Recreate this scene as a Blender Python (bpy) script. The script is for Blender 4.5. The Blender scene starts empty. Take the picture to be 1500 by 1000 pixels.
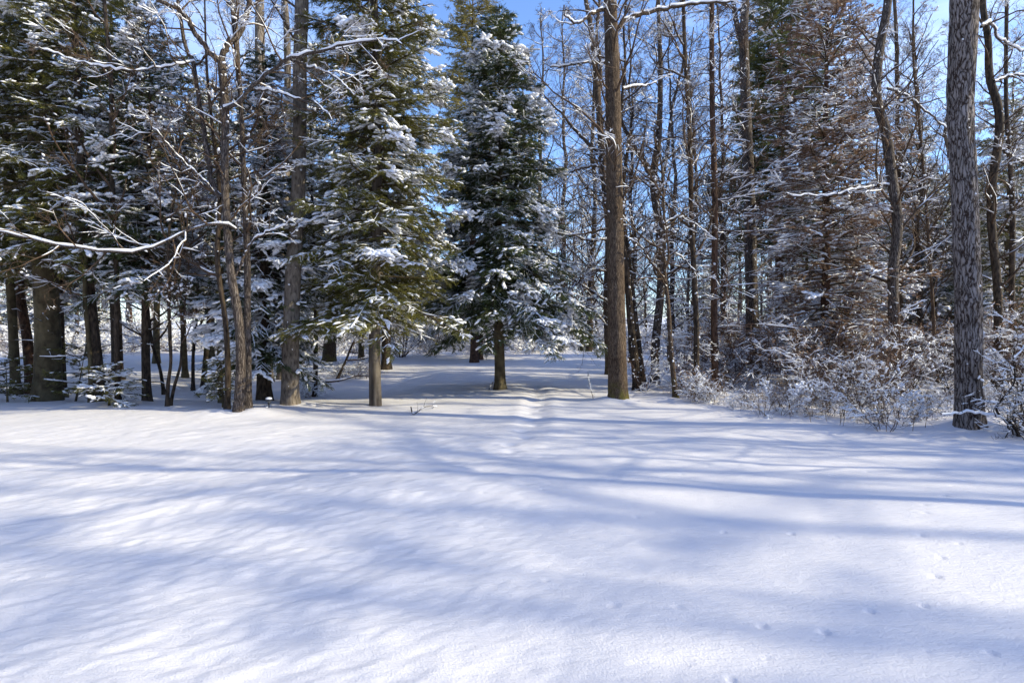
import bpy, math, sys
import numpy as np
from mathutils import Vector

# ------------------------------------------------------------------ camera, sky, sun, exposure
scene = bpy.context.scene
CAM_H = 1.6
PITCH = math.radians(-1.38)
F = 833.3                                   # focal length in pixels of the 1500 px wide photograph (20 mm)
cam = bpy.data.cameras.new('camera')
cam.lens = 20.0; cam.sensor_width = 36.0; cam.clip_start = 0.05; cam.clip_end = 3000
camo = bpy.data.objects.new('camera', cam)
scene.collection.objects.link(camo)
camo.location = (0, 0, CAM_H)
camo.rotation_euler = (math.pi/2 + PITCH, 0, 0)
scene.camera = camo

SUN_EL = math.radians(30)
SUN_AZ = math.radians(99.5)                  # clockwise from +Y: from the right, a little behind the camera
sun_dir = Vector((math.sin(SUN_AZ)*math.cos(SUN_EL), math.cos(SUN_AZ)*math.cos(SUN_EL), math.sin(SUN_EL)))
w = bpy.data.worlds.new('World'); scene.world = w; w.use_nodes = True
nt = w.node_tree
for n in list(nt.nodes): nt.nodes.remove(n)
out = nt.nodes.new('ShaderNodeOutputWorld'); bg = nt.nodes.new('ShaderNodeBackground')
sky = nt.nodes.new('ShaderNodeTexSky'); sky.sky_type = 'NISHITA'; sky.sun_disc = False
sky.sun_elevation = SUN_EL; sky.sun_rotation = SUN_AZ
sky.altitude = 200; sky.air_density = 1.0; sky.dust_density = 0.6; sky.ozone_density = 3.0
# thin high cloud, real sky content laid out by direction
tc = nt.nodes.new('ShaderNodeTexCoord')
mp = nt.nodes.new('ShaderNodeMapping'); mp.inputs['Scale'].default_value = (1.6, 1.6, 5.5); mp.inputs['Rotation'].default_value = (0.1, 0.25, 0.4)
cn = nt.nodes.new('ShaderNodeTexNoise'); cn.inputs['Scale'].default_value = 1.7; cn.inputs['Detail'].default_value = 7; cn.inputs['Roughness'].default_value = .55
cr = nt.nodes.new('ShaderNodeValToRGB'); cr.color_ramp.elements[0].position = .47; cr.color_ramp.elements[1].position = .80
cr.color_ramp.elements[0].color = (0, 0, 0, 1); cr.color_ramp.elements[1].color = (.75, .75, .75, 1)
mx = nt.nodes.new('ShaderNodeMixRGB'); mx.inputs['Color2'].default_value = (4.0, 4.8, 6.3, 1)
nt.links.new(tc.outputs['Generated'], mp.inputs['Vector']); nt.links.new(mp.outputs['Vector'], cn.inputs['Vector'])
nt.links.new(cn.outputs['Fac'], cr.inputs['Fac']); nt.links.new(cr.outputs['Color'], mx.inputs['Fac'])
tn = nt.nodes.new('ShaderNodeMixRGB'); tn.blend_type = 'MULTIPLY'; tn.inputs['Fac'].default_value = 1; tn.inputs['Color2'].default_value = (.98, 1.08, 1.30, 1)
nt.links.new(sky.outputs['Color'], tn.inputs['Color1']); nt.links.new(tn.outputs['Color'], mx.inputs['Color1']); nt.links.new(mx.outputs['Color'], bg.inputs['Color'])
bg.inputs['Strength'].default_value = 0.148
nt.links.new(bg.outputs['Background'], out.inputs['Surface'])

sl = bpy.data.lights.new('sun', 'SUN'); sl.energy = 3.85; sl.angle = math.radians(0.55); sl.color = (1.0, .93, .66)
so = bpy.data.objects.new('sun', sl); scene.collection.objects.link(so)
so.rotation_euler = (-sun_dir).to_track_quat('-Z', 'Y').to_euler()
so.location = (20, -5, 20)
scene.view_settings.view_transform = 'Standard'; scene.view_settings.look = 'None'
scene.view_settings.gamma = 1.0; scene.view_settings.exposure = 0.86
scene.cycles.max_bounces = 5; scene.cycles.diffuse_bounces = 3; scene.cycles.glossy_bounces = 1
scene.cycles.transmission_bounces = 1; scene.cycles.transparent_max_bounces = 2
scene.cycles.caustics_reflective = False; scene.cycles.caustics_refractive = False
scene.cycles.use_denoising = True
scene.cycles.use_adaptive_sampling = True; scene.cycles.adaptive_threshold = 0.015

# ------------------------------------------------------------------ numeric helpers
def nrm(v): return v / np.maximum(np.linalg.norm(v, axis=-1, keepdims=True), 1e-9)

def hsh(ix, iy, iz, seed):
    h = (ix.astype(np.int64)*374761393 + iy.astype(np.int64)*668265263 + iz.astype(np.int64)*2147483647 + seed*1013904223) & 0xffffffff
    h = ((h ^ (h >> 13)) * 1274126177) & 0xffffffff
    h = ((h ^ (h >> 16)) * 2246822519) & 0xffffffff
    return ((h ^ (h >> 15)) & 0xffffff) / float(0xffffff)

def noise3(p, seed=0):
    p = np.asarray(p, float); i = np.floor(p).astype(np.int64); f = p - i; f = f*f*(3-2*f)
    r = 0
    for dx in (0, 1):
        for dy in (0, 1):
            for dz in (0, 1):
                wgt = (f[..., 0] if dx else 1-f[..., 0])*(f[..., 1] if dy else 1-f[..., 1])*(f[..., 2] if dz else 1-f[..., 2])
                r = r + wgt*hsh(i[..., 0]+dx, i[..., 1]+dy, i[..., 2]+dz, seed)
    return r
def noise2(x, y, seed=0):
    ix = np.floor(x); iy = np.floor(y); fx = x-ix; fy = y-iy; fx = fx*fx*(3-2*fx); fy = fy*fy*(3-2*fy)
    z = np.zeros_like(ix)
    return ((hsh(ix, iy, z, seed)*(1-fx)+hsh(ix+1, iy, z, seed)*fx)*(1-fy) + (hsh(ix, iy+1, z, seed)*(1-fx)+hsh(ix+1, iy+1, z, seed)*fx)*fy)

# ------------------------------------------------------------------ the snow surface height
TRAIL = np.array([(.55, 15.0), (.62, 13.2), (.50, 11.6), (.40, 10.0), (.28, 8.9), (.05, 7.8), (-.3, 6.6), (-.5, 5.6)])
_r = np.random.default_rng(5)
PRINTS = []
for k in range(len(TRAIL)-1):
    a, b = TRAIL[k], TRAIL[k+1]
    n = max(2, int(np.hypot(*(b-a))/.38))
    for j in range(n):
        q = a+(b-a)*(j/n)
        PRINTS.append((q[0]+(.09 if j % 2 else -.09)+_r.normal(0, .03), q[1]+_r.normal(0, .05), .10, .03*(1.0 if q[1] > 7 else .4)))
for sx, sy, dx, dy, n in [(1.2, 4.6, .42, -.1, 9), (2.6, 3.6, .30, .35, 8), (.3, 3.4, .33, -.14, 7), (3.4, 6.2, .5, -.05, 7), (-.2, 5.2, .4, .2, 8), (1.1, 2.6, .3, .12, 5)]:
    for j in range(n):
        PRINTS.append((sx+dx*j+_r.normal(0, .09), sy+dy*j+_r.normal(0, .09), .020+.012*_r.random(), .004+.009*_r.random()))
PRINTS = np.array(PRINTS)
MOUNDS = []                                  # (x, y, height, radius) filled in as trees are placed

def H(x, y, fine=False):
    x = np.asarray(x, float); y = np.asarray(y, float)
    h = .10*(noise2(x/5.5+3.1, y/4.5+1.7, 1)-.5) + .05*(noise2(x/2.1, y/1.6, 2)-.5)
    far = np.clip((y-16)/14, 0, 1)
    h = h + far*.25*(noise2(x/9+.3, y/7, 3)-.5)
    h = h - .22*np.clip((y-12.6)/2, 0, 1)*np.clip((-2.4-x)/1.2, 0, 1)*np.clip((x+12)/3, 0, 1)*np.clip((24-y)/5, 0, 1)   # hollow under the left trees
    h = h + .10*np.exp(-((x+1.2)/2.3)**2-((y-5.6)/1.0)**2)             # low swell in the open snow
    h = h + .06*np.exp(-((x+7)/3)**2-((y-10.8)/1.2)**2)
    r = np.hypot(x, y)
    h = h*np.clip(r/3, .3, 1)
    h = h + np.clip((r-60)/150, 0, 1)*6*noise2(x/60, y/60, 9)
    if fine:
        # wind crust: short ridges running up and to the right, strongest on the left
        u = x*.88+y*.47; v = -x*.47+y*.88
        wgt = np.clip((1.6-x)/3.0, .08, 1)*np.clip((13-y)/6, 0, 1)
        h = h + wgt*(.018*(noise2(u/.30, v/.15, 11)-.5) + .016*(noise2(u/.13, v/.07, 12)-.5) + .008*(noise2(u/.08, v/.035, 16)-.5)*np.clip((8-r)/3, 0, 1) + .020*(noise2(u/.9+9, v/.42, 14)-.5))
        h = h + .008*(noise2(x/.33, y/.33, 13)-.5)*np.clip((18-r)/6, 0, 1)
        t = np.full(x.shape, 9.0); 
        for k in range(len(TRAIL)-1):
            a, b = TRAIL[k], TRAIL[k+1]; d = b-a
            s = np.clip(((x-a[0])*d[0]+(y-a[1])*d[1])/(d@d), 0, 1)
            t = np.minimum(t, np.hypot(x-a[0]-s*d[0], y-a[1]-s*d[1]))
        fade = np.clip((y-6.8)/3, 0, 1)
        h = h - fade*.028*np.exp(-(t/.22)**2) + fade*.010*np.exp(-((t-.36)/.12)**2)
        near = (np.abs(x) < 9) & (y > 1.5) & (y < 16)
        xi, yi = x[near], y[near]; acc = np.zeros(xi.shape)
        for px_, py_, rad, dep in PRINTS:
            q = ((xi-px_)**2+(yi-py_)**2)/rad**2
            acc -= dep*np.exp(-q**1.3)
        h[near] += acc
        for mx_, my_, mh, mr in MOUNDS:
            m = (np.abs(x-mx_) < 3*mr) & (np.abs(y-my_) < 3*mr)
            ox = .22*math.sin(mx_*37.0); oy = .18*math.sin(my_*53.0)
            h[m] += mh*(1.1+.9*math.sin(mx_*91.))*np.exp(-((x[m]-mx_-ox)**2+(y[m]-my_-oy)**2)/(mr*1.15)**2) - .05*np.exp(-((x[m]-mx_)**2+(y[m]-my_)**2)/(mr*.55)**2)
    return h

def ray(px, py):
    d = np.array([(px-750)/F, (500-py)/F, -1.0]); c, s = math.cos(math.pi/2+PITCH), math.sin(math.pi/2+PITCH)
    return np.array([d[0], d[1]*c-d[2]*s, d[1]*s+d[2]*c])
def W(px, py, depth):                        # point seen at a pixel, at a given distance ahead
    r = ray(px, py); return np.array([0, 0, CAM_H])+r*(depth/r[1])
def G(px, py):                               # point of the snow seen at a pixel
    r = ray(px, py); t = 1.0
    for _ in range(4000):
        p = np.array([0, 0, CAM_H])+r*t
        if p[2] <= H(p[0], p[1]): break
        t *= 1.004
    return np.array([p[0], p[1], float(H(p[0], p[1]))])

# ------------------------------------------------------------------ mesh helpers
class MB:
    def __init__(s): s.v = []; s.f = []; s.n = 0
    def add(s, V, Fc):
        V = np.asarray(V, np.float32).reshape(-1, 3)
        if len(V) == 0: return
        s.v.append(V); s.f.append(np.asarray(Fc, np.int64)+s.n); s.n += len(V)
    def mesh(s, name, mat, smooth=True):
        me = bpy.data.meshes.new(name)
        if s.n:
            V = np.concatenate(s.v)
            li = np.concatenate([f.ravel() for f in s.f]).astype(np.int32)
            tot = np.concatenate([np.full(len(f), f.shape[1]) for f in s.f]).astype(np.int32)
            st = (np.cumsum(tot)-tot).astype(np.int32)
            me.vertices.add(len(V)); me.vertices.foreach_set('co', V.ravel())
            me.loops.add(len(li)); me.loops.foreach_set('vertex_index', li)
            me.polygons.add(len(tot)); me.polygons.foreach_set('loop_start', st)
            try: me.polygons.foreach_set('loop_total', tot)
            except Exception: pass
            me.update(calc_edges=True)
            if smooth: me.polygons.foreach_set('use_smooth', np.ones(len(tot), bool))
        me.materials.append(mat)
        return me

def link(name, me, parent=None, loc=None, rz=0):
    o = bpy.data.objects.new(name, me); scene.collection.objects.link(o)
    if parent is not None: o.parent = parent
    if loc is not None: o.location = tuple(float(c) for c in loc)
    if rz: o.rotation_euler = (0, 0, rz)
    return o
def tag(o, label, cat, group=None):
    o['label'] = label; o['category'] = cat
    if group: o['group'] = group
    return o
def thing(name, label, cat, loc, group=None, rz=0):
    return tag(link(name, None, None, loc, rz), label, cat, group)
def structure(name, me, kind='structure'):
    o = link(name, me); o['kind'] = kind; return o
def dup(root, loc, rz, sc, label, group):
    r = root.copy(); scene.collection.objects.link(r); r.location = tuple(float(c) for c in loc); r.rotation_euler = (0, 0, rz)
    r.scale = sc if isinstance(sc, tuple) else (sc, sc, sc)
    r['label'] = label; r['group'] = group
    for ch in list(root.children):
        c = ch.copy(); scene.collection.objects.link(c); c.parent = r
    return r

def frames(P):
    T = nrm(np.gradient(P, axis=1))
    m = nrm(P[:, -1]-P[:, 0])
    a = np.where(np.abs(m[:, 2:3]) > .7, np.array([[1., 0, 0]]), np.array([[0, 0, 1.]]))
    U = nrm(a[:, None]-(T*a[:, None]).sum(-1, keepdims=True)*T)
    return T, U, np.cross(T, U)
def tubes(P, R, S, keep=None, squash=None):
    B, K = R.shape
    if B == 0: return np.zeros((0, 3)), np.zeros((0, 4), int)
    T, U, V = frames(P)
    an = np.arange(S)*2*np.pi/S
    vt = P[:, :, None]+R[:, :, None, None]*(np.cos(an)[:, None]*U[:, :, None]+np.sin(an)[:, None]*V[:, :, None])
    if squash is not None:
        vt[..., 2] = P[:, :, None, 2]+(vt[..., 2]-P[:, :, None, 2])*squash
    b = np.arange(B)[:, None, None]*K*S; k = np.arange(K-1)[None, :, None]*S; s = np.arange(S)[None, None, :]; s2 = (s+1) % S
    q = np.stack([b+k+s, b+k+s2, b+k+S+s2, b+k+S+s], -1)
    if keep is not None: q = q[keep]
    return vt.reshape(-1, 3), q.reshape(-1, 4)

def at(P, R, idx, t):
    K = P.shape[1]; f = np.clip(t, 0, .9999)*(K-1); i = f.astype(int); wg = (f-i)[:, None]
    pos = P[idx, i]*(1-wg)+P[idx, i+1]*wg
    return pos, nrm(P[idx, i+1]-P[idx, i]), R[idx, i]*(1-wg[:, 0])+R[idx, i+1]*wg[:, 0]
def sprout(P, R, idx, t, ang, L, r0, K, rng, up=0., wob=.12, perp=None, tip=.3):
    pos, tan, rad = at(P, R, idx, t); N = len(idx)
    if perp is None: perp = rng.normal(size=(N, 3))
    perp = nrm(perp-(perp*tan).sum(-1, keepdims=True)*tan)
    ang = np.asarray(ang)*np.ones(N)
    d = np.cos(ang)[:, None]*tan+np.sin(ang)[:, None]*perp
    L = np.asarray(L)*np.ones(N); step = (L/(K-1))[:, None]
    pts = [pos]; up = np.asarray(up)*np.ones(N)
    for k in range(K-1):
        d = d+wob*rng.normal(size=(N, 3)); d[:, 2] += up; d = nrm(d); pos = pos+d*step; pts.append(pos)
    r0 = np.minimum(np.asarray(r0)*np.ones(N), rad*.8)
    return np.stack(pts, 1), r0[:, None]*np.linspace(1, tip, K)[None]

ICO = None
def blobs(C, D, ln, wd, ht, rng, jit=.22):
    """irregular snow lumps: centre C, long axis D"""
    global ICO
    if ICO is None:
        g = (1+5**.5)/2
        v = np.array([(-1, g, 0), (1, g, 0), (-1, -g, 0), (1, -g, 0), (0, -1, g), (0, 1, g), (0, -1, -g), (0, 1, -g), (g, 0, -1), (g, 0, 1), (-g, 0, -1), (-g, 0, 1)])/math.hypot(1, g)
        f = np.array([(0, 11, 5), (0, 5, 1), (0, 1, 7), (0, 7, 10), (0, 10, 11), (1, 5, 9), (5, 11, 4), (11, 10, 2), (10, 7, 6), (7, 1, 8), (3, 9, 4), (3, 4, 2), (3, 2, 6), (3, 6, 8), (3, 8, 9), (4, 9, 5), (2, 4, 11), (6, 2, 10), (8, 6, 7), (9, 8, 1)])
        ICO = (v, f)
    v, f = ICO; N = len(C)
    if N == 0: return np.zeros((0, 3)), np.zeros((0, 3), int)
    D = nrm(D); up = np.array([0, 0, 1.]); Sd = nrm(np.cross(D, up)+1e-4); Up = np.cross(Sd, D)
    loc = v[None]*(1+jit*rng.normal(size=(N, 12, 1)))
    ln = np.asarray(ln)*np.ones(N); wd = np.asarray(wd)*np.ones(N); ht = np.asarray(ht)*np.ones(N)
    V = C[:, None]+loc[..., 0:1]*(ln[:, None, None]*D[:, None])+loc[..., 1:2]*(wd[:, None, None]*Sd[:, None])+loc[..., 2:3]*(ht[:, None, None]*Up[:, None])
    return V.reshape(-1, 3), (f[None]+12*np.arange(N)[:, None, None]).reshape(-1, 3)

def snow_on(mb, P, R, thick, thr, rng, S=5, scale=2.2, seed=0):
    """a strip of snow lying along the top of each branch"""
    if len(P) == 0: return
    T = nrm(np.gradient(P, axis=1)); hz = np.clip(1.15-np.abs(T[..., 2])*1.25, 0, 1)
    n = .65*noise3(P*scale, seed)+.35*noise3(P*scale*4.3, seed+1)
    amt = np.clip((n-thr)*5, 0, 1)*hz
    amt[:, -1] *= .4
    Rs = (R*.80+thick*(.7+.5*noise3(P*9, seed+2)))*np.sqrt(amt)
    Pc = P.copy(); Pc[..., 2] += R*.65+Rs*.35
    keep = (Rs[:, :-1]+Rs[:, 1:])/2 > .0035
    V, Q = tubes(Pc, Rs, S, keep, squash=.85)
    mb.add(V, Q)

def catmull(pts, n):
    pts = np.asarray(pts, float); p = np.vstack([2*pts[0]-pts[1], pts, 2*pts[-1]-pts[-2]])
    m = len(pts)-1; seg = np.linalg.norm(np.diff(pts, axis=0), axis=1); cs = np.r_[0, np.cumsum(seg)]
    u = np.linspace(0, cs[-1], n); k = np.clip(np.searchsorted(cs, u, side='right')-1, 0, m-1); t = ((u-cs[k])/seg[k])[:, None]
    a, b, c, d = p[k], p[k+1], p[k+2], p[k+3]
    return .5*((2*b)+(-a+c)*t+(2*a-5*b+4*c-d)*t*t+(-a+3*b-3*c+d)*t**3)

# ------------------------------------------------------------------ materials
def newmat(name):
    m = bpy.data.materials.new(name); m.use_nodes = True; t = m.node_tree
    return m, t, t.nodes['Principled BSDF']
def node(t, typ, **kw):
    n = t.nodes.new(typ)
    for k, v in kw.items():
        if k in n.inputs: n.inputs[k].default_value = v
        else: setattr(n, k, v)
    return n
def ramp(t, src, stops):
    r = t.nodes.new('ShaderNodeValToRGB'); e = r.color_ramp.elements
    while len(e) < len(stops): e.new(.5)
    for el, (p, c) in zip(e, stops): el.position = p; el.color = (*c, 1)
    t.links.new(src, r.inputs['Fac']); return r
def mat_bark(name, furrow, plate, scale=9, stretch=.16, contrast=(.38, .60), bump=.6, dist=.03, moss=None, foot=None):
    m, t, b = newmat(name); L = t.links.new
    tc = node(t, 'ShaderNodeTexCoord'); mp = node(t, 'ShaderNodeMapping'); mp.inputs['Scale'].default_value = (1, 1, stretch)
    L(tc.outputs['Object'], mp.inputs['Vector'])
    n1 = node(t, 'ShaderNodeTexNoise', Scale=scale, Detail=4, Roughness=.55, Distortion=.25); L(mp.outputs['Vector'], n1.inputs['Vector'])
    n2 = node(t, 'ShaderNodeTexNoise', Scale=1.3, Detail=4); L(tc.outputs['Object'], n2.inputs['Vector'])
    n3 = node(t, 'ShaderNodeTexNoise', Scale=scale*7, Detail=2); L(mp.outputs['Vector'], n3.inputs['Vector'])
    r1 = ramp(t, n1.outputs['Fac'], [(contrast[0], furrow), (contrast[1], plate)])
    mixv = node(t, 'ShaderNodeMixRGB', blend_type='MULTIPLY', Fac=.85)
    r2 = ramp(t, n2.outputs['Fac'], [(.3, (.55, .53, .5)), (.7, (1.25, 1.2, 1.15))])
    L(r1.outputs['Color'], mixv.inputs['Color1']); L(r2.outputs['Color'], mixv.inputs['Color2'])
    last = mixv.outputs['Color']
    if moss:
        n4 = node(t, 'ShaderNodeTexNoise', Scale=5, Detail=6); L(tc.outputs['Object'], n4.inputs['Vector'])
        r4 = ramp(t, n4.outputs['Fac'], [(.48, (0, 0, 0)), (.66, (.8, .8, .8))])
        fac = r4.outputs['Color']
        if foot:                             # moss only near the ground
            sx = node(t, 'ShaderNodeSeparateXYZ'); L(tc.outputs['Object'], sx.inputs[0])
            mr = node(t, 'ShaderNodeMapRange'); mr.inputs['From Min'].default_value = foot*.4; mr.inputs['From Max'].default_value = foot; mr.inputs['To Min'].default_value = 1; mr.inputs['To Max'].default_value = 0
            L(sx.outputs['Z'], mr.inputs['Value']); mu = node(t, 'ShaderNodeMath', operation='MULTIPLY'); L(fac, mu.inputs[0]); L(mr.outputs['Result'], mu.inputs[1]); fac = mu.outputs[0]
        mm = node(t, 'ShaderNodeMixRGB', Color2=(*moss, 1)); L(fac, mm.inputs['Fac']); L(last, mm.inputs['Color1']); last = mm.outputs['Color']
    L(last, b.inputs['Base Color']); b.inputs['Roughness'].default_value = .9
    b.inputs['Specular IOR Level'].default_value = .2
    ad = node(t, 'ShaderNodeMath', operation='MULTIPLY_ADD'); L(n3.outputs['Fac'], ad.inputs[0]); ad.inputs[1].default_value = .25; L(n1.outputs['Fac'], ad.inputs[2])
    bp = node(t, 'ShaderNodeBump', Strength=bump, Distance=dist); L(ad.outputs[0], bp.inputs['Height']); L(bp.outputs['Normal'], b.inputs['Normal'])
    return m
def mat_plates(name, furrow, plate, cell=26, stretch=.22, width=.16, dist=.03, moss=None, foot=None):
    """interlaced vertical bark ridges with dark furrows between them"""
    m, t, b = newmat(name); L = t.links.new
    tc = node(t, 'ShaderNodeTexCoord'); nz = node(t, 'ShaderNodeTexNoise', Scale=6, Detail=3); L(tc.outputs['Object'], nz.inputs['Vector'])
    sc = node(t, 'ShaderNodeVectorMath', operation='SCALE'); sc.inputs['Scale'].default_value = .09; L(nz.outputs['Color'], sc.inputs[0])
    ad = node(t, 'ShaderNodeVectorMath', operation='ADD'); L(tc.outputs['Object'], ad.inputs[0]); L(sc.outputs[0], ad.inputs[1])
    mp = node(t, 'ShaderNodeMapping'); mp.inputs['Scale'].default_value = (1, 1, stretch); L(ad.outputs[0], mp.inputs['Vector'])
    vo = node(t, 'ShaderNodeTexVoronoi', feature='DISTANCE_TO_EDGE', Scale=cell); L(mp.outputs['Vector'], vo.inputs['Vector'])
    n1 = node(t, 'ShaderNodeTexNoise', Scale=cell*2.2, Detail=4, Roughness=.65); L(mp.outputs['Vector'], n1.inputs['Vector'])
    n2 = node(t, 'ShaderNodeTexNoise', Scale=1.6, Detail=4); L(tc.outputs['Object'], n2.inputs['Vector'])
    a = node(t, 'ShaderNodeMath', operation='MULTIPLY_ADD'); L(n1.outputs['Fac'], a.inputs[0]); a.inputs[1].default_value = .68; L(vo.outputs['Distance'], a.inputs[2])
    r1 = ramp(t, a.outputs[0], [(.36, furrow), (.36+width, plate), (.88, tuple(min(1, c*1.25) for c in plate))])
    r2 = ramp(t, n2.outputs['Fac'], [(.3, (.60, .55, .50)), (.7, (1.15, 1.13, 1.12))])
    mixv = node(t, 'ShaderNodeMixRGB', blend_type='MULTIPLY', Fac=.9); L(r1.outputs['Color'], mixv.inputs['Color1']); L(r2.outputs['Color'], mixv.inputs['Color2'])
    last = mixv.outputs['Color']
    if moss:
        n4 = node(t, 'ShaderNodeTexNoise', Scale=5, Detail=6); L(tc.outputs['Object'], n4.inputs['Vector'])
        r4 = ramp(t, n4.outputs['Fac'], [(.42, (0, 0, 0)), (.62, (.8, .8, .8))])
        sx = node(t, 'ShaderNodeSeparateXYZ'); L(tc.outputs['Object'], sx.inputs[0])
        mr = node(t, 'ShaderNodeMapRange'); mr.inputs['From Min'].default_value = foot*.3; mr.inputs['From Max'].default_value = foot; mr.inputs['To Min'].default_value = 1; mr.inputs['To Max'].default_value = 0
        L(sx.outputs['Z'], mr.inputs['Value']); mu = node(t, 'ShaderNodeMath', operation='MULTIPLY'); L(r4.outputs['Color'], mu.inputs[0]); L(mr.outputs['Result'], mu.inputs[1])
        mm = node(t, 'ShaderNodeMixRGB', Color2=(*moss, 1)); L(mu.outputs[0], mm.inputs['Fac']); L(last, mm.inputs['Color1']); last = mm.outputs['Color']
    L(last, b.inputs['Base Color']); b.inputs['Roughness'].default_value = .9; b.inputs['Specular IOR Level'].default_value = .2
    bp = node(t, 'ShaderNodeBump', Strength=.9, Distance=dist); L(a.outputs[0], bp.inputs['Height']); L(bp.outputs['Normal'], b.inputs['Normal'])
    return m
def mat_leaf(name, dark, light, transl=.0, scale=2.5):
    m, t, b = newmat(name); L = t.links.new
    tc = node(t, 'ShaderNodeTexCoord')
    n1 = node(t, 'ShaderNodeTexNoise', Scale=scale, Detail=3); L(tc.outputs['Object'], n1.inputs['Vector'])
    n2 = node(t, 'ShaderNodeTexNoise', Scale=38, Detail=1); L(tc.outputs['Object'], n2.inputs['Vector'])
    oi = node(t, 'ShaderNodeObjectInfo')
    a1 = node(t, 'ShaderNodeMath', operation='MULTIPLY_ADD'); L(n2.outputs['Fac'], a1.inputs[0]); a1.inputs[1].default_value = .55; L(n1.outputs['Fac'], a1.inputs[2])
    r = ramp(t, a1.outputs[0], [(.5, dark), (1.0, light)])
    hs = node(t, 'ShaderNodeHueSaturation'); 
    mr = node(t, 'ShaderNodeMapRange'); mr.inputs['To Min'].default_value = .8; mr.inputs['To Max'].default_value = 1.2
    L(oi.outputs['Random'], mr.inputs['Value']); L(mr.outputs['Result'], hs.inputs['Value']); L(r.outputs['Color'], hs.inputs['Color'])
    L(hs.outputs['Color'], b.inputs['Base Color']); b.inputs['Roughness'].default_value = .55
    b.inputs['Specular IOR Level'].default_value = .35
    if transl:
        tr = node(t, 'ShaderNodeBsdfTranslucent'); L(hs.outputs['Color'], tr.inputs['Color'])
        ms = node(t, 'ShaderNodeMixShader'); ms.inputs['Fac'].default_value = transl
        L(b.outputs['BSDF'], ms.inputs[1]); L(tr.outputs['BSDF'], ms.inputs[2]); L(ms.outputs['Shader'], t.nodes['Material Output'].inputs['Surface'])
    return m
def mat_snow(name, ground=False):
    m, t, b = newmat(name); L = t.links.new
    b.inputs['Base Color'].default_value = (.675, .64, .665, 1) if ground else (.80, .79, .82, 1); b.inputs['Roughness'].default_value = .55
    b.inputs['Specular IOR Level'].default_value = .25
    tc = node(t, 'ShaderNodeTexCoord')
    if ground:
        n1 = node(t, 'ShaderNodeTexNoise', Scale=75, Detail=4, Roughness=.7); L(tc.outputs['Object'], n1.inputs['Vector'])
        mp = node(t, 'ShaderNodeMapping'); mp.inputs['Rotation'].default_value = (0, 0, -.64); mp.inputs['Scale'].default_value = (1, 3.2, 1)
        L(tc.outputs['Object'], mp.inputs['Vector'])
        n2 = node(t, 'ShaderNodeTexNoise', Scale=9, Detail=5, Roughness=.55); L(mp.outputs['Vector'], n2.inputs['Vector'])
        b1 = node(t, 'ShaderNodeBump', Strength=.6, Distance=.010); L(n1.outputs['Fac'], b1.inputs['Height'])
        b2 = node(t, 'ShaderNodeBump', Strength=.5, Distance=.02); L(n2.outputs['Fac'], b2.inputs['Height']); L(b1.outputs['Normal'], b2.inputs['Normal'])
        L(b2.outputs['Normal'], b.inputs['Normal'])
    return m
SNOW = mat_snow('snow_on_branches')
GSNOW = mat_snow('snow_ground', True)
M = dict(
    grey=mat_plates('bark_grey_brown', (.036, .026, .021), (.17, .14, .12), 36, .12, .26, .02),
    plate=mat_plates('bark_grey_plates', (.036, .022, .016), (.27, .235, .22), 27, .13, .18, .04),
    lit=mat_plates('bark_brown_streaked', (.048, .031, .02), (.165, .12, .085), 46, .09, .28, .02, moss=(.13, .11, .02), foot=.5),
    spruce=mat_bark('bark_spruce_olive', (.04, .03, .017), (.15, .12, .07), 7, .7, (.3, .7), .6, .02, moss=(.095, .080, .045)),
    red=mat_bark('bark_red_brown', (.04, .022, .015), (.14, .080, .052), 24, .35, (.35, .65), .7, .02),
    dark=mat_bark('bark_dark', (.018, .013, .009), (.09, .066, .048), 24, .3, (.35, .65), .7, .02),
    birch=mat_bark('bark_pale_poplar', (.055, .042, .033), (.205, .172, .14), 22, .35, (.30, .60), .5, .012),
    post=mat_bark('bark_weathered_grey', (.055, .044, .036), (.17, .145, .12), 12, .12, (.35, .65), .5, .01),
    twig=mat_bark('twig_brown', (.04, .025, .016), (.14, .095, .065), 5, 1, (.3, .7), .2, .005),
    twigred=mat_bark('twig_red_brown', (.05, .030, .021), (.16, .10, .072), 5, 1, (.3, .7), .2, .005),
    deadwood=mat_bark('dead_bough_wood', (.035, .026, .017), (.13, .10, .06), 5, 1, (.3, .7), .2, .005),
    fir=mat_leaf('needles_fir', (.042, .050, .012), (.24, .215, .048), .25),
    firblue=mat_leaf('needles_spruce_dark', (.018, .031, .013), (.095, .115, .036), .18),
    pine=mat_leaf('needles_pine', (.04, .055, .02), (.18, .185, .055), .25),
    gold=mat_leaf('needles_cedar_golden', (.07, .065, .02), (.30, .24, .07), .3),
    brown=mat_leaf('leaves_dead_brown', (.15, .085, .058), (.42, .28, .19), .3),
    straw=mat_leaf('stalks_straw', (.12, .08, .045), (.28, .19, .11), .1),
)

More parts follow.
